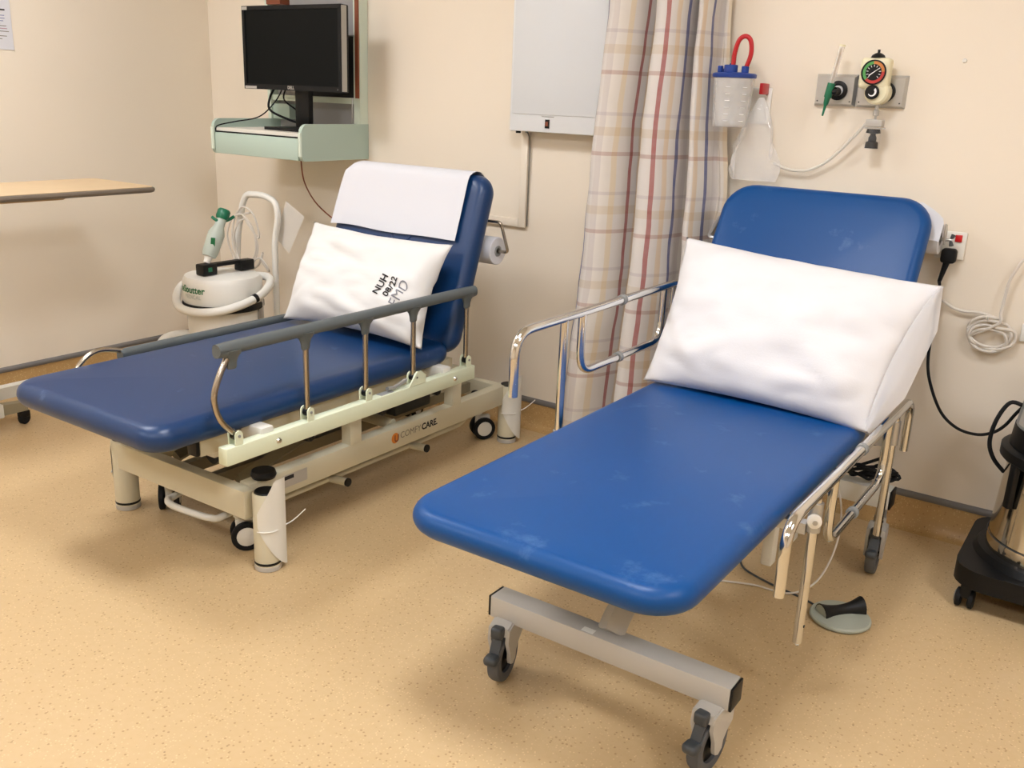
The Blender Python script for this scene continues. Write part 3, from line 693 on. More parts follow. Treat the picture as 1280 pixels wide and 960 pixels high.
lg = text('DELL', .018, .0008); lg.transform(frame((.842, MY-.0046, MZ0+.011), (1, 0, 0), (0, 0, 1))); obj('logo', lg, 'silver', mo)
obj('power_button', cy((MX1-.02, MY-.004, MZ0+.011), (0, -1, 0), .004, .001, 10), 'darkgrey', mo)
obj('stand_neck', bx(.80, .885, -.195, -.165, WZ+.125, 1.50, bev=.006), 'black', mo)
obj('stand_base', prism(B(), rrect(.135, .085, .02), Matrix.Translation((.845, -.22, WZ+.113)), .012), 'black', mo)
obj('rear_cover', bx(.70, 1.0, -.206, -.17, 1.40, 1.60, bev=.01), 'black', mo)
def cable(name, pts, r, m, label, n=7):
    return obj(name, tb(smooth_path(pts, n), r, seg=8), m, None, label=label, cat='cable')
cable('monitor_cable', [(.68, -.195, 1.345), (.66, -.21, 1.30), (.68, -.23, 1.245), (.74, -.17, 1.205), (.79, -.12, 1.185), (.80, -.05, 1.172)], .005, 'rubber', 'thick black cable looping below the left part of the monitor')
cable('mouse_lead', [(.72, -.19, 1.34), (.69, -.21, 1.28), (.64, -.26, 1.215), (.56, -.33, 1.19), (.525, -.395, 1.172), (.523, -.406, 1.150)], .0028, 'rubber', 'thin black lead running over the tray edge to the left corner')
cable('monitor_lead', [(.74, -.19, 1.34), (.74, -.20, 1.29), (.78, -.15, 1.24), (.79, -.12, 1.20), (.775, -.08, 1.175)], .0035, 'rubber', 'short black lead hanging beside the monitor stand')
cc = [at(376, 196, y=-.30), at(380, 226, y=-.25), at(393, 251, y=-.12), at(412, 270, y=-.04), at(440, 290, y=-.015), at(470, 330, y=-.012), at(480, 400, y=-.012)]
cc[0].z = WZ+.003
cable('power_lead', cc, .0032, 'brown', 'thin brown lead hanging from the workstation underside to behind the couch')
# ------------------------------------------------------------------ x ray viewer and trunking
vb = empty('xray_viewer', (2.09, -.045, 1.218), 'white wall mounted film viewing light box, switched off', 'light box')
VX0, VX1, VZ0, VZ1 = 1.872, 2.30, 1.219, 1.98
obj('case', bx(VX0, VX1, -.085, -.001, VZ0, VZ1, bev=.005), 'viewer', vb)
obj('viewing_pane', bx(VX0+.012, VX1-.012, -.0885, -.0852, VZ0+.065, VZ1-.02, bev=.001), 'viewpane', vb)
sw = obj('rocker_switch', bx(2.038, 2.056, -.089, -.0852, VZ0+.016, VZ0+.048), 'black', vb); obj('rocker', bx(2.041, 2.053, -.092, -.0892, VZ0+.024, VZ0+.040, bev=.001), 'brown', sw)
obj('printed_line', bx(2.02, 2.075, -.0858, -.0852, VZ0+.057, VZ0+.059), 'greyprint', vb)
obj('foot', cy((1.892, -.05, VZ0-.009), (0, 0, 1), .01, .009, 12), 'black', vb); obj('foot', cy((1.925, -.04, VZ0-.006), (0, 0, 1), .006, .006, 12), 'midgrey', vb)
tk = B(); box(tk, 1.886, 1.917, -.017, -.0005, .84, 1.217, bev=.002); box(tk, 1.30, 1.886, -.017, -.0005, .84, .872, bev=.002)
structure('trim_3', tk, 'wall')
obj('viewer_lead', tb(smooth_path([(1.921, -.04, VZ0), (1.922, -.012, 1.18), (1.921, -.006, 1.0), (1.921, -.006, .845)], 5), .0026, seg=6), 'greyprint', None, label='thin grey lead running down beside the wall trunking under the light box', cat='cable')
# ------------------------------------------------------------------ suction canister, bag, blank plate
ca = empty('suction_canister', (2.79, -.12, 1.275), 'clear suction canister with blue lid and red tube beside the curtain', 'canister')
cx, cyy = 2.788, -.125
jar = obj('jar', lt([(0, 1.278), (.054, 1.278), (.058, 1.283), (.066, 1.425), (.066, 1.432), (.063, 1.432), (.055, 1.286), (0, 1.282)], (cx, cyy, 0), seg=32), 'clear', ca)
gr = B()
for k in range(6):
    for s in (-1, 1):
        a = -PI/2+.55+s*.42; z = 1.298+k*.021; r = .0595+(z-1.283)*.056
        box(gr, -.008, .008, -.0006, .0006, -.0012, .0012, mtx=Matrix.Translation((cx+r*math.cos(a), cyy+r*math.sin(a), z)) @ Matrix.Rotation(a+PI/2, 4, 'Z'))
obj('graduation_marks', gr, 'printwhite', jar)
lid = obj('lid', lt([(0, 1.4325), (.069, 1.4325), (.071, 1.436), (.071, 1.444), (.066, 1.447), (.03, 1.45), (0, 1.45)], (cx, cyy, 0), seg=32), 'cblue', ca)
for dx, dy, r, hh in ((-.045, -.015, .009, .022), (-.025, .03, .008, .032), (-.005, -.025, .022, .025), (.038, -.01, .012, .022), (-.052, .02, .007, .015)):
    obj('port', cy((cx+dx, cyy+dy, 1.447), (0, 0, 1), r, hh, 14, bev=.002), 'cblue', lid)
obj('red_tube', tb(smooth_path([(cx+.0, cyy-.02, 1.462), (cx+.001, cyy-.02, 1.51), (cx+.012, cyy-.02, 1.548), (cx+.031, cyy-.016, 1.560), (cx+.048, cyy-.012, 1.545), (cx+.052, cyy-.01, 1.505), (cx+.039, cyy-.01, 1.462)], 6), .0075, seg=12), 'red', ca)
obj('wall_bracket', bx(cx-.015, cx+.015, cyy+.066, -.001, 1.39, 1.425), 'white', ca)
hk = obj('bag_hook', bx(2.856, 2.868, -.07, -.011, 1.385, 1.42, bev=.002), 'red', ca)
bo = empty('blank_plate', (2.865, -.006, 1.285), 'white wall plate half hidden behind the suction canister', 'wall plate')
obj('plate', bx(2.80, 2.878, -.010, -.0005, 1.29, 1.407, bev=.003), 'white', bo); obj('screw', cy((2.862, -.0101, 1.385), (0, -1, 0), .003, .001, 8), 'darkgrey', bo)
bg = B(); g = []
for j in range(17):
    t = j/16; z = 1.375-.27*t; hw = .008+.062*min(1, t*1.7)**.8; th = .004+.022*math.sin(min(1, t*1.2)*PI*.8); row = []
    for k in range(28):
        a = 2*PI*k/28; nn = 1+.3*noise.noise(V((math.cos(a)*2.2, math.sin(a)*2.2, t*3)))+.25*noise.noise(V((math.cos(a)*6, math.sin(a)*6, t*5)))
        row.append(bg.verts.new((2.862-.012*t+hw*nn*math.cos(a), -.055+.012*t+th*nn*math.sin(a), z)))
    g.append(row)
for a, b in zip(g, g[1:]):
    for k in range(28): bg.faces.new((a[k], a[(k+1) % 28], b[(k+1) % 28], b[k]))
bg.faces.new(g[-1])
obj('plastic_bag', bg, 'bag', None, 60, label='clear plastic bag hanging below the suction canister', cat='plastic bag')
# ------------------------------------------------------------------ gas outlets with flowmeter and suction regulator
go = empty('gas_outlet_panel', (3.165, -.01, 1.36), 'brushed steel twin gas outlet plate on the back wall', 'outlet panel')
for x0, x1 in ((3.022, 3.1525), (3.1535, 3.305)):
    bm = B(); lo = [bm.verts.new(p) for p in ((x0, -.0005, 1.357), (x1, -.0005, 1.357), (x1, -.0005, 1.455), (x0, -.0005, 1.455))]
    hi = [bm.verts.new(p) for p in ((x0+.007, -.02, 1.364), (x1-.007, -.02, 1.364), (x1-.007, -.02, 1.446), (x0+.007, -.02, 1.446))]
    bm.faces.new(hi); bm.faces.new(lo[::-1])
    for k in range(4): bm.faces.new((lo[k], lo[(k+1) % 4], hi[(k+1) % 4], hi[k]))
    pn = obj('plate', bm, 'steel', go, 10)
    xc = 3.098 if x0 < 3.1 else 3.245
    obj('outlet_ring', lt([(.016, .0), (.030, .0), (.030, .004), (.026, .006), (.018, .006), (.016, .0)], (xc, -.0202, 1.405), (0, -1, 0), seg=28), 'black', pn)
    obj('outlet_face', lt([(0, 0), (.0165, 0), (.015, .004), (0, .005)], (xc, -.0202, 1.405), (0, -1, 0), seg=24), 'printwhite', pn)
    for dx in (.014, x1-x0-.014): obj('screw', cy((x0+dx, -.0202, 1.372), (0, -1, 0), .0025, .001, 8), 'darkgrey', pn)
fx = 3.093
fmtr = empty('flowmeter', (fx, -.06, 1.335), 'clear tube oxygen flowmeter with green nozzle in the left outlet', 'flowmeter')
obj('probe', cy((fx+.005, -.027, 1.402), (-.0, -1, 0), .013, .035, 16), 'black', fmtr)
tl = V((.16, 0, 1)).normalized()*1
fo = V((fx-.005, -.078, 1.40))
obj('body', tb([fo+tl*-.018, fo+tl*.026], .012, seg=14), 'green', fmtr); obj('side_knob', cy(fo+V((.010, .0, -.0)), (1, 0, .0), .009, .016, 14, bev=.002), 'black', fmtr)
obj('nozzle', tb([fo+tl*-.018, fo+tl*-.036, fo+tl*-.045, fo+tl*-.075], [.0095, .008, .0045, .003], seg=12), 'green', fmtr)
obj('metering_tube', lt([(.0, .026), (.0085, .026), (.0085, .135), (.0, .136)], fo, tl, seg=18), 'clear', fmtr)
obj('inner_tube', lt([(.0, .028), (.003, .028), (.003, .13), (0, .13)], fo, tl, seg=10), 'tan', fmtr); obj('tube_cap', lt([(0, .1362), (.009, .1362), (.009, .142), (0, .142)], fo, tl, seg=16), 'ivory', fmtr)
sr = empty('suction_regulator', (3.222, -.06, 1.23), 'ivory suction regulator with coloured dial and black knob in the right outlet', 'regulator')
gx, gz = 3.218, 1.46
bd = obj('body', bx(3.173, 3.262, -.085, -.032, 1.412, 1.503, bev=.012, seg=3), 'ivory', sr)
obj('lower_body', lt([(0, 0), (.032, 0), (.036, .004), (.036, .05), (.03, .055), (0, .055)], (3.232, -.028, 1.402), (0, -1, 0), seg=24), 'ivory', sr)
dl = obj('dial', lt([(0, .0), (.037, .0), (.037, .006), (.034, .006), (.033, .003), (0, .003)], (gx, -.0855, gz), (0, -1, 0), seg=32), 'black', sr)
def ring_sector(a0, a1, m):
    bm = B(); n = 12; a_ = []; b_ = []
    for k in range(n+1):
        a = math.radians(a0+(a1-a0)*k/n)
        a_.append(bm.verts.new((gx+.024*math.cos(a), -.0892, gz+.024*math.sin(a)))); b_.append(bm.verts.new((gx+.0325*math.cos(a), -.0892, gz+.0325*math.sin(a))))
    for k in range(n): bm.faces.new((a_[k], a_[k+1], b_[k+1], b_[k]))
    obj('dial_band', bm, m, dl)
ring_sector(95, 225, 'gauge_g'); ring_sector(5, 95, 'gauge_o'); ring_sector(225, 365, 'gauge_r')
tk = B()
for k in range(11):
    a = math.radians(225-k*27); box(tk, .016, .022, -.0008, .0008, -.0003, .0003, mtx=Matrix.Translation((gx, -.0892, gz)) @ Matrix.Rotation(PI/2, 4, 'X') @ Matrix.Rotation(a, 4, 'Z'))
obj('dial_ticks', tk, 'printwhite', dl)
nd = B(); prism(nd, [(-.016, -.0017), (.022, -.0006), (.022, .0006), (-.016, .0017)], frame((gx, -.0900, gz), (math.cos(.65), 0, math.sin(.65)), (-math.sin(.65), 0, math.cos(.65))), .0006)
obj('needle', nd, 'printwhite', dl)
kb = obj('control_knob', cy((3.222, -.0835, 1.402), (0, -1, 0), .021, .012, 24, bev=.003), 'black', sr)
ar = B(); nn = 10; a_ = []; b_ = []
for k in range(nn+1):
    a = math.radians(-150+k*20); a_.append(ar.verts.new((3.222+.009*math.cos(a), -.0960, 1.402+.009*math.sin(a)))); b_.append(ar.verts.new((3.222+(.011+.005*k/nn)*math.cos(a), -.0960, 1.402+(.011+.005*k/nn)*math.sin(a))))
for k in range(nn): ar.faces.new((a_[k], a_[k+1], b_[k+1], b_[k]))
obj('knob_arrow', ar, 'printwhite', kb)
tp = obj('top_knob', lt([(0, 0), (.022, 0), (.018, .008), (.01, .013), (.004, .015), (.004, .024), (0, .024)], (3.218, -.06, 1.503), seg=20), 'black', sr)
tpv = obj('outlet_stem', lt([(0, 0), (.010, 0), (.010, -.008), (.006, -.009), (.006, -.022), (.009, -.024), (.009, -.040), (.004, -.042), (.004, -.052), (0, -.052)], (3.236, -.06, 1.374), seg=16), 'steel', sr)
obj('clamp_block', bx(3.212, 3.262, -.078, -.042, 1.300, 1.322, bev=.003), 'lightgrey', sr); obj('clamp_plate', bx(3.209, 3.265, -.080, -.040, 1.294, 1.298), 'steel', sr)
obj('trap_knob', lt([(0, 0), (.019, 0), (.022, -.012), (.008, -.014), (.008, -.018), (.012, -.026), (.012, -.036), (.019, -.040), (.020, -.058), (0, -.058)], (3.236, -.06, 1.293), seg=20), 'black', sr)
obj('trap_sleeve', lt([(.024, 0), (.0245, -.055), (.024, -.0605), (.022, -.0605)], (3.236, -.06, 1.2925), seg=20), 'sleeve', sr)
obj('suction_tubing', tb(smooth_path([(3.212, -.06, 1.311), at(1068, 170, y=-.045), at(1040, 197, y=-.035), at(1018, 210, y=-.03), at(1000, 213.5, y=-.03), at(980, 210, y=-.03), at(967, 203.5, y=-.028)], 8), .005, seg=10), 'tubeclear', None, label='clear suction tubing sagging along the wall below the outlet plates', cat='tubing')
ps = at(1206, 76, y=0); obj('wall_plug', lt([(0, .006), (.005, .004), (.007, 0)], (ps.x, -.0005, ps.z), (0, -1, 0), seg=10), 'white', None, label='small white plug in the wall right of the outlet plates', cat='wall plug')
# ------------------------------------------------------------------ socket, plug, cables
so = empty('wall_socket', (3.505, -.005, .917), 'white wall socket with a red rocker switch', 'socket')
obj('plate', bx(3.462, 3.548, -.011, -.0005, .915, 1.0, bev=.003), 'white', so); obj('rocker_switch', bx(3.516, 3.536, -.017, -.0112, .970, .992, bev=.002), 'redswitch', so)
pg = empty('power_plug', (3.497, -.03, .93), 'black three pin plug in the wall socket', 'plug')
obj('plug_body', bx(3.487, 3.531, -.050, -.0115, .905, .950, bev=.010, seg=3), 'rubber', pg); obj('strain_relief', tb([(3.507, -.035, .910), (3.495, -.036, .845)], [.010, .006], seg=10), 'rubber', pg)
bc = [V((3.495, -.036, .843)), at(1174, 360, y=-.05), at(1166, 410, y=-.07), at(1160, 450, y=-.09), at(1163, 480, y=-.11), at(1176, 515, y=-.13), at(1196, 535, y=-.15), at(1220, 543, y=-.16), at(1240, 541, y=-.17), at(1256, 532, y=-.18), at(1272, 515, y=-.2), at(1300, 490, y=-.22)]
obj('mains_cord', tb(smooth_path(bc, 7), .0048, seg=8), 'rubber', None, label='black cord drooping from the socket to the vacuum cleaner', cat='cable')
coil = [at(1178, 375, y=-.02), at(1190, 384, y=-.02), at(1204, 389, y=-.02), at(1225, 391, y=-.02), at(1243, 397, y=-.02)]
for k in range(34):
    a = -1.2-k*.62; lp_ = k//10
    cpx, cpy = 1237+3*math.sin(lp_*2.1), 419+4*lp_-4
    coil.append(at(cpx+(32-2*lp_)*math.cos(a)*(1 if lp_ % 2 else .85), cpy+(19-1.2*lp_)*math.sin(a)+3*math.cos(a), y=-.022-.004*(k % 3)-.002*lp_))
coil += [at(1248, 405, y=-.04), at(1251, 392, y=-.035), at(1256, 372, y=-.03), at(1262, 352, y=-.03), at(1272, 335, y=-.03), at(1284, 322, y=-.03), at(1330, 290, y=-.03)]
obj('coiled_cable', tb(smooth_path(coil, 5), .0046, seg=8), 'cable_white', None, label='white cable coiled up against the wall below the socket', cat='cable')
hp = at(1236, 400, y=0); obj('cable_hook', tb(smooth_path([(hp.x, -.0005, hp.z+.012), (hp.x, -.03, hp.z+.010), (hp.x, -.05, hp.z+.012), (hp.x, -.054, hp.z+.022)], 4), .003, seg=8), 'white', None, label='small white wall hook carrying the coiled white cable', cat='hook')
wp = at(1279, 412, y=0); o2 = empty('wall_socket', (wp.x+.035, -.005, wp.z-.04), 'white wall socket at the right edge beside the coiled cable', 'socket')
obj('plate', bx(wp.x-.004, wp.x+.082, -.011, -.0005, wp.z-.035, wp.z+.02, bev=.003), 'white', o2)
# ------------------------------------------------------------------ vacuum cleaner at the right
vx, vy = 3.97, -.275
vc = empty('vacuum_cleaner', (vx, vy, 0), 'wet and dry vacuum cleaner with polished steel drum on a black wheeled base', 'vacuum cleaner')
obj('base', prism(B(), rrect(.235, .235, .09), Matrix.Translation((vx, vy, .075)), .055), 'black', vc)
obj('base_collar', lt([(.0, .1305), (.215, .1305), (.205, .15), (.19, .152), (0, .152)], (vx, vy, 0), seg=40), 'black', vc)
dr = obj('drum', lt([(0, .1525), (.186, .1525), (.186, .18), (.183, .19), (.170, .42), (0, .42)], (vx, vy, 0), seg=48), 'mirror', vc)
obj('drum_seam', lt([(.1865, .19), (.1875, .192), (.1865, .194)], (vx, vy, 0), seg=48), 'darkgrey', dr)
for a in (-2.4, -.6): obj('latch', bx(-.012, .012, -.012, .006, .30, .43, bev=.004, mtx=Matrix.Translation((vx+.183*math.cos(a), vy+.183*math.sin(a), 0)) @ Matrix.Rotation(a+PI/2, 4, 'Z')), 'black', dr)
obj('rim', lt([(0, .4205), (.185, .4205), (.195, .43), (.195, .455), (.185, .462), (0, .462)], (vx, vy, 0), seg=40), 'black', vc)
obj('motor_base', lt([(0, .4625), (.175, .4625), (.170, .52), (0, .52)], (vx, vy, 0), seg=40), 'black', vc)
obj('motor_cover', lt([(0, .5205), (.168, .5205), (.160, .585), (.135, .60), (0, .605)], (vx, vy, 0), seg=40), 'midgrey', vc)
obj('cover_label', lt([(.1692, .53), (.1642, .575)], (vx, vy, 0), seg=6, a0=-2.75, a1=-2.45), 'lightgrey', vc)
obj('carry_handle', tb(fillet([(vx-.12, vy, .59), (vx-.12, vy, .70), (vx+.12, vy, .70), (vx+.12, vy, .59)], .04), .022, seg=12), 'darkgrey', vc)
obj('inlet_cord', tb(smooth_path([(vx-.155, vy-.02, .57), (vx-.19, vy-.03, .575), (vx-.215, vy-.035, .52), (vx-.222, vy-.03, .45), (vx-.205, vy-.02, .40), (vx-.174, vy-.0, .36)], 6), .006, seg=8), 'rubber', vc)
for sx_ in (-1, 1):
    for sy_ in (-1, 1):
        k = obj('caster', bx(vx+sx_*.19-.014, vx+sx_*.19+.014, vy+sy_*.19-.02, vy+sy_*.19+.02, .035, .0748), 'black', vc)
        for s in (-1, 1): obj('wheel', lt([(0, 0), (.02, 0), (.027, .003), (.027, .014), (.02, .017), (0, .017)], (vx+sx_*.19+s*.0165-.0085, vy+sy_*.19, .0275), (1, 0, 0), seg=20), 'rubber', k)
        obj('wheel_face', lt([(0.01, 0), (.017, 0), (.016, .002), (.01, .002)], (vx+sx_*.19-.0255, vy+sy_*.19, .0275), (-1, 0, 0), seg=20), 'midgrey', k)
# ------------------------------------------------------------------ foot switch, cables under the couch, crumbs
fs = empty('foot_switch', (3.515, -.765, 0), 'round grey foot switch with black saddle pedal on the floor', 'foot switch')
obj('disc', lt([(0, .002), (.078, .002), (.082, .006), (.082, .011), (.078, .015), (.03, .019), (0, .019)], (3.515, -.765, 0), seg=40), 'footgrey', fs)
def saddle():
    bm = B(); g = []
    e = V((.66, .75, 0)).normalized(); s = V((-e.y, e.x, 0)); c = V((3.512, -.752, .018))
    for i in range(13):
        t = -1+i/6; w_ = .017+.012*t*t; hgt = .02+.013*t*t+.006*t; row = []
        for k in range(9):
            a = PI*k/8; row.append(bm.verts.new(c+e*(t*.062)+s*(w_*math.cos(a))+V((0, 0, hgt*math.sin(a)))))
        g.append(row)
    for a, b in zip(g, g[1:]):
        for k in range(8): bm.faces.new((a[k], a[k+1], b[k+1], b[k]))
        bm.faces.new((a[0], b[0], b[8], a[8]))
    bm.faces.new(g[0]); bm.faces.new(g[-1]); return bm
sd = obj('pedal', saddle(), 'black', fs)
sdi = B(); e = V((.66, .75, 0)).normalized(); s = V((-e.y, e.x, 0)); c = V((3.512, -.752, .018))-e*.0628
sdi.faces.new([sdi.verts.new(c+s*(.026*math.cos(PI*k/8))+V((0, 0, .024*math.sin(PI*k/8)))) for k in range(9)]); obj('pedal_end', sdi, 'footgrey', sd)
obj('switch_lead', tb(smooth_path([(3.437, -.745, .008), (3.39, -.72, .004), (3.30, -.70, .004), (3.20, -.66, .004), (3.16, -.6, .004)], 6), .0032, seg=8), 'darkgrey', None, label='dark lead running from the foot switch under the couch', cat='cable')
obj('control_lead', tb(smooth_path([(3.30, -.60, .36), (3.40, -.55, .30), (3.435, -.57, .17), (3.42, -.65, .05), (3.36, -.72, .006), (3.25, -.74, .005), (3.12, -.80, .005)], 7), .0028, seg=8), 'cable_white', None, label='pale thin lead looping down to the floor under the bright blue couch', cat='cable')
ck = []
for k in range(40):
    a = k*.55; ck.append((3.46+.055*math.cos(a)+.01*math.sin(k*1.7), -.365+.03*math.sin(a*1.0+.4)+.004*math.sin(k), .284+.012*math.sin(a*.7)+.018*abs(math.sin(k*.9))))
ck = [(3.30, -.43, .30)] + ck + [(3.50, -.33, .36), (3.44, -.35, .38), (3.36, -.42, .33)]
obj('bundled_cord', tb(smooth_path(ck, 5), .005, seg=8), 'rubber', None, label='black mains cord bundled on the rear beam of the bright blue couch', cat='cable')
cr = at(996, 807, z=0); bm = bmesh.new(); bmesh.ops.create_icosphere(bm, subdivisions=1, radius=.006); bm.transform(Matrix.Translation((cr.x, cr.y, .004)) @ Matrix.Diagonal((1, .8, .65, 1)))
obj('floor_crumb', bm, 'white', None, label='tiny white scrap on the floor below the chrome post', cat='scrap')
# ------------------------------------------------------------------ plaster saw vacuum (white) in the corner
px_, py_ = .66, -.52
cv = empty('dust_extractor', (px_, py_, 0), 'white plaster saw dust extractor with loop handle in the room corner', 'dust extractor')
obj('lower_drum', lt([(0, .06), (.14, .06), (.15, .07), (.158, .40), (0, .40)], (px_, py_, 0), seg=40), 'white', cv)
obj('black_seal', lt([(0, .4005), (.172, .4005), (.176, .405), (.176, .425), (.172, .43), (0, .43)], (px_, py_, 0), seg=40), 'black', cv)
hd = obj('head', lt([(0, .4305), (.17, .4305), (.173, .436), (.170, .525), (.16, .543), (.13, .55), (0, .553)], (px_, py_, 0), seg=48), 'white', cv)
def cyl_text(s, size, a, z, r, m, name, bold=0):
    bm = text(s, size, bold); bmesh.ops.triangulate(bm, faces=bm.faces[:])
    def g(co):
        t = a+co.x/r; return V((px_+r*math.cos(t), py_+r*math.sin(t), z+co.y))
    obj(name, warp(bm, g), m, hd)
cyl_text('deSoutter', .042, -1.62, .497, .1725, 'tgreen', 'lettering', .001); cyl_text('MEDICAL', .024, -1.52, .467, .1735, 'palegreen', 'lettering')
top = B(); box(top, px_-.02, px_+.035, py_-.125, py_-.05, .553, .602, bev=.006); box(top, px_-.005, px_+.04, py_+.07, py_+.15, .553, .60, bev=.006); box(top, px_-.002, px_+.03, py_-.06, py_+.09, .585, .602, bev=.004)
gp = obj('carry_grip', top, 'black', cv); obj('grip_light', bx(px_+.0352, px_+.0362, py_-.10, py_-.08, .57, .588), 'green', gp)
lh = obj('latch', bx(px_+.125, px_+.15, py_+.07, py_+.10, .34, .44, bev=.004), 'steel', cv)
hx0, hx1, hy = .475, .735, -.28
def hp_(x, z, y=hy): return V((x, y, z))
obj('loop_handle', tb(fillet([hp_(hx0+.03, .06), hp_(hx0, .55), hp_(hx0+.01, .68), hp_(.53, .83), hp_(.56, .87), hp_(.68, .875), hp_(.755, .85), hp_(.765, .78), hp_(.735, .68), hp_(hx1, .48), hp_(hx1-.0, .06)], .05, 6), .0145, seg=12), 'white', cv)
obj('axle', tb([hp_(.46, .07), hp_(.77, .07)], .012), 'midgrey', cv)
for x in (.45, .77): obj('wheel', lt([(0, -.014), (.055, -.014), (.06, -.008), (.06, .008), (.055, .014), (0, .014)], (x, hy, .06), (1, 0, 0), seg=24), 'rubber', cv)
for a in (-2.2, -1.0): obj('caster', lt([(0, -.012), (.024, -.012), (.027, -.006), (.027, .006), (.024, .012), (0, .012)], (px_+.12*math.cos(a), py_+.12*math.sin(a), .027), (1, 0, 0), seg=16), 'rubber', cv)
obj('base_plate', lt([(0, .05), (.145, .05), (.145, .0595), (0, .0595)], (px_, py_, 0), seg=32), 'midgrey', cv)
hz = [(math.radians(a), r, z) for a, r, z in ((80, .17, .52), (62, .20, .52), (40, .205, .505), (15, .2, .475), (-15, .198, .445), (-45, .198, .42), (-75, .198, .41), (-105, .198, .415), (-135, .2, .44), (-160, .205, .475), (-185, .2, .50), (-210, .19, .515))]
hpath = [(px_+r*math.cos(a), py_+r*math.sin(a), z) for a, r, z in hz]
ho = obj('hose', tb(smooth_path(hpath, 6), .0185, seg=12), 'white', cv)
obj('hose_band', tb(smooth_path(hpath, 6)[20:22], .0198, seg=12), 'black', ho)
obj('outlet_hose', tb(smooth_path([(px_-.08, py_-.12, .28), (px_-.10, py_-.20, .285), (px_-.10, py_-.26, .265), (px_-.09, py_-.285, .20), (px_-.08, py_-.28, .10), (px_-.05, py_-.24, .03)], 6), .019, seg=12), 'white', cv)
# handpiece resting on the extractor
ha = at(255, 338, x=px_+.0); hb = at(281, 262, x=px_+.0)
sw_ = empty('plaster_saw', (px_, ha.y, .60), 'grey and green plaster saw handpiece standing on the white dust extractor', 'plaster saw')
hd_ = (hb-ha).normalized(); ha = ha+hd_*((.6035-ha.z)/hd_.z); Lh = (hb-ha).length
obj('body', lathe(B(), [(0, .03), (.029, .03), (.034, .05), (.036, Lh*.55), (.029, Lh*.62), (.022, Lh*.68), (.021, Lh*.82), (0, Lh*.82)], ha, hd_, seg=20), 'palegreen', sw_)
obj('head', lathe(B(), [(0, Lh*.82), (.024, Lh*.82), (.028, Lh*.86), (.028, Lh*.97), (.022, Lh), (0, Lh)], ha, hd_, seg=18), 'green', sw_)
obj('blade_guard', tb(smooth_path([ha+hd_*Lh*.87+V((-.02, -.04, .0)), ha+hd_*Lh*.80+V((0, -.02, 0)), ha+hd_*Lh*.80+V((0.01, .02, -.002)), ha+hd_*Lh*.84+V((.02, .05, .005))], 5), .007, seg=8), 'green', sw_)
lb = bx(-.009, .009, -.001, .001, -.022, .022); lb.transform(Matrix.Translation(ha+hd_*Lh*.40+V((.0265, -.0265, 0))) @ Matrix.Rotation(math.radians(45), 4, 'Z') @ Matrix.Rotation(math.radians(6), 4, 'Y')); obj('green_label', lb, 'tgreen', sw_)
obj('neck', lathe(B(), [(0, .0), (.014, .0), (.016, .02), (.02, .03), (0, .03)], ha, hd_, seg=16), 'white', sw_)
# coiled lead on the handle
cl = []
for k in range(38):
    a = k*.5; r = .105+.02*math.sin(k*.37)
    cl.append((.565+.02*math.sin(k*.21)+r*math.cos(a)*.85, hy-.024-.003*(k % 4), .665+.015*math.cos(k*.3)+r*math.sin(a)*1.15))
cl = [(.60, hy-.02, .79), (.56, hy-.024, .77)] + cl + [(.68, hy-.03, .58), (.72, hy-.03, .54), (.74, hy-.05, .56), (.70, hy-.06, .60), (.66, hy-.08, .57)]
obj('saw_lead', tb(smooth_path(cl, 4), .0045, seg=7), 'cable_white', None, label='white mains lead coiled over the handle of the dust extractor', cat='cable')
tgs = B(); pts = [at(*p, y=hy-.018) for p in ((348, 252), (371, 272), (352, 318), (335, 298))]
pts = [p+V((0, .045, 0)) for p in pts]
tgs.faces.new([tgs.verts.new(p) for p in pts]); bmesh.ops.solidify(tgs, geom=tgs.faces[:], thickness=.0015)
obj('paper_tag', tgs, 'tagpaper', None, label='white paper tag hanging behind the handle of the dust extractor', cat='tag')
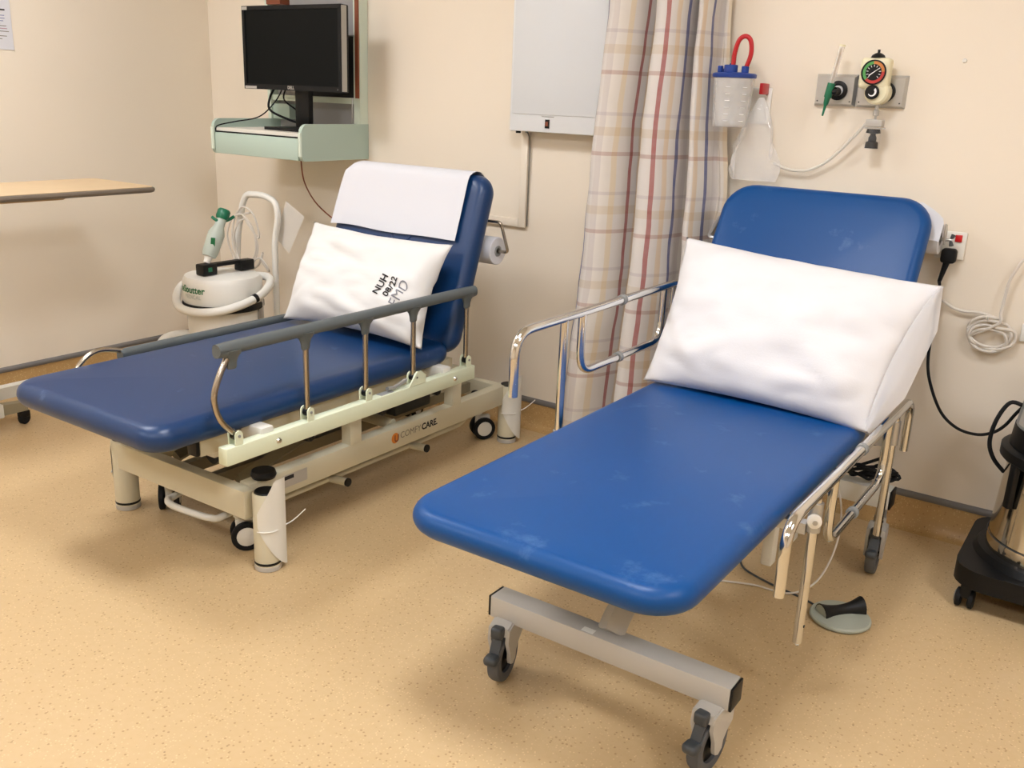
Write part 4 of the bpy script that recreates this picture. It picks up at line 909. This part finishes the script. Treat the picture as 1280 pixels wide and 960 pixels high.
# ------------------------------------------------------------------ overbed table
ot = empty('overbed_table', (.5, -1.3, 0), 'overbed table with beech top and taupe edge at the left wall', 'table')
obj('table_top', prism(B(), rrect(.205, .425, .035), Matrix.Translation((.575, -1.335, .938)), .018), 'wood', ot)
obj('edge_band', tube(B(), [(.575+x*1.0, -1.335+y*1.0, .944) for x, y in rrect(.205, .425, .035)], .0105, seg=8, closed=True), 'woodedge', ot)
obj('support_arm', prism(B(), [(-.30, 0), (.20, 0), (.26, .03), (.26, .035), (-.30, .035)], frame((.55, -1.36, .899), (0, 1, 0), (0, 0, 1)), -.06), 'tan', ot)
obj('column', bx(.37, .43, -1.49, -1.44, .36, .90, bev=.004), 'whitecoat', ot); obj('column_sleeve', bx(.365, .435, -1.495, -1.435, .10, .37, bev=.004), 'steel', ot)
obj('base_leg', prism(B(), [(0, 0), (.88, .0), (.88, .018), (.8, .05), (.08, .05), (0, .02)], frame((.165, -1.42, .055), (0, 1, 0), (0, 0, 1)), .045), 'whitecoat', ot)
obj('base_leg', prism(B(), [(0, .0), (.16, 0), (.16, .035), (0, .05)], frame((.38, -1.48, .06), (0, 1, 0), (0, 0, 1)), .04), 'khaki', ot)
obj('base_beam', bx(.17, .43, -1.50, -1.42, .055, .11, bev=.004), 'whitecoat', ot)
for x, y, m in ((.40, -1.33, 'rubber'), (.19, -.60, 'rubber'), (.42, -1.47, 'chrome'), (.19, -1.38, 'rubber')):
    k = obj('caster', bx(x-.016, x+.016, y-.02, y+.02, .03, .058, bev=.004), 'black', ot)
    obj('wheel', lt([(0, -.011), (.022, -.011), (.026, -.006), (.026, .006), (.022, .011), (0, .011)], (x, y, .026), (1, .3, 0), seg=20), m, k)
obj('leg_end_cap', bx(.155, .215, -.60, -.53, .055, .085, bev=.008), 'black', ot)
# ------------------------------------------------------------------ wall notice
nt_ = empty('wall_notice', (.001, -1.08, 1.445), 'white printed notice with faded lines pinned to the left wall', 'notice')
obj('sheet', bx(.0006, .0022, -1.20, -.985, 1.447, 1.745), 'paper', nt_)
for k, (z, y1, h_, m) in enumerate(((1.597, -1.008, .006, 'ink'), (1.577, -1.012, .003, 'blueprint'), (1.566, -1.012, .003, 'blueprint'), (1.556, -1.018, .003, 'blueprint'), (1.537, -1.008, .003, 'greyprint'), (1.527, -1.006, .003, 'redprint'), (1.516, -1.0, .003, 'greyprint'), (1.498, -1.01, .003, 'greyprint'), (1.487, -1.03, .003, 'greyprint'))):
    obj('printed_line', bx(.0023, .0026, -1.185, y1, z, z+h_), m, nt_)
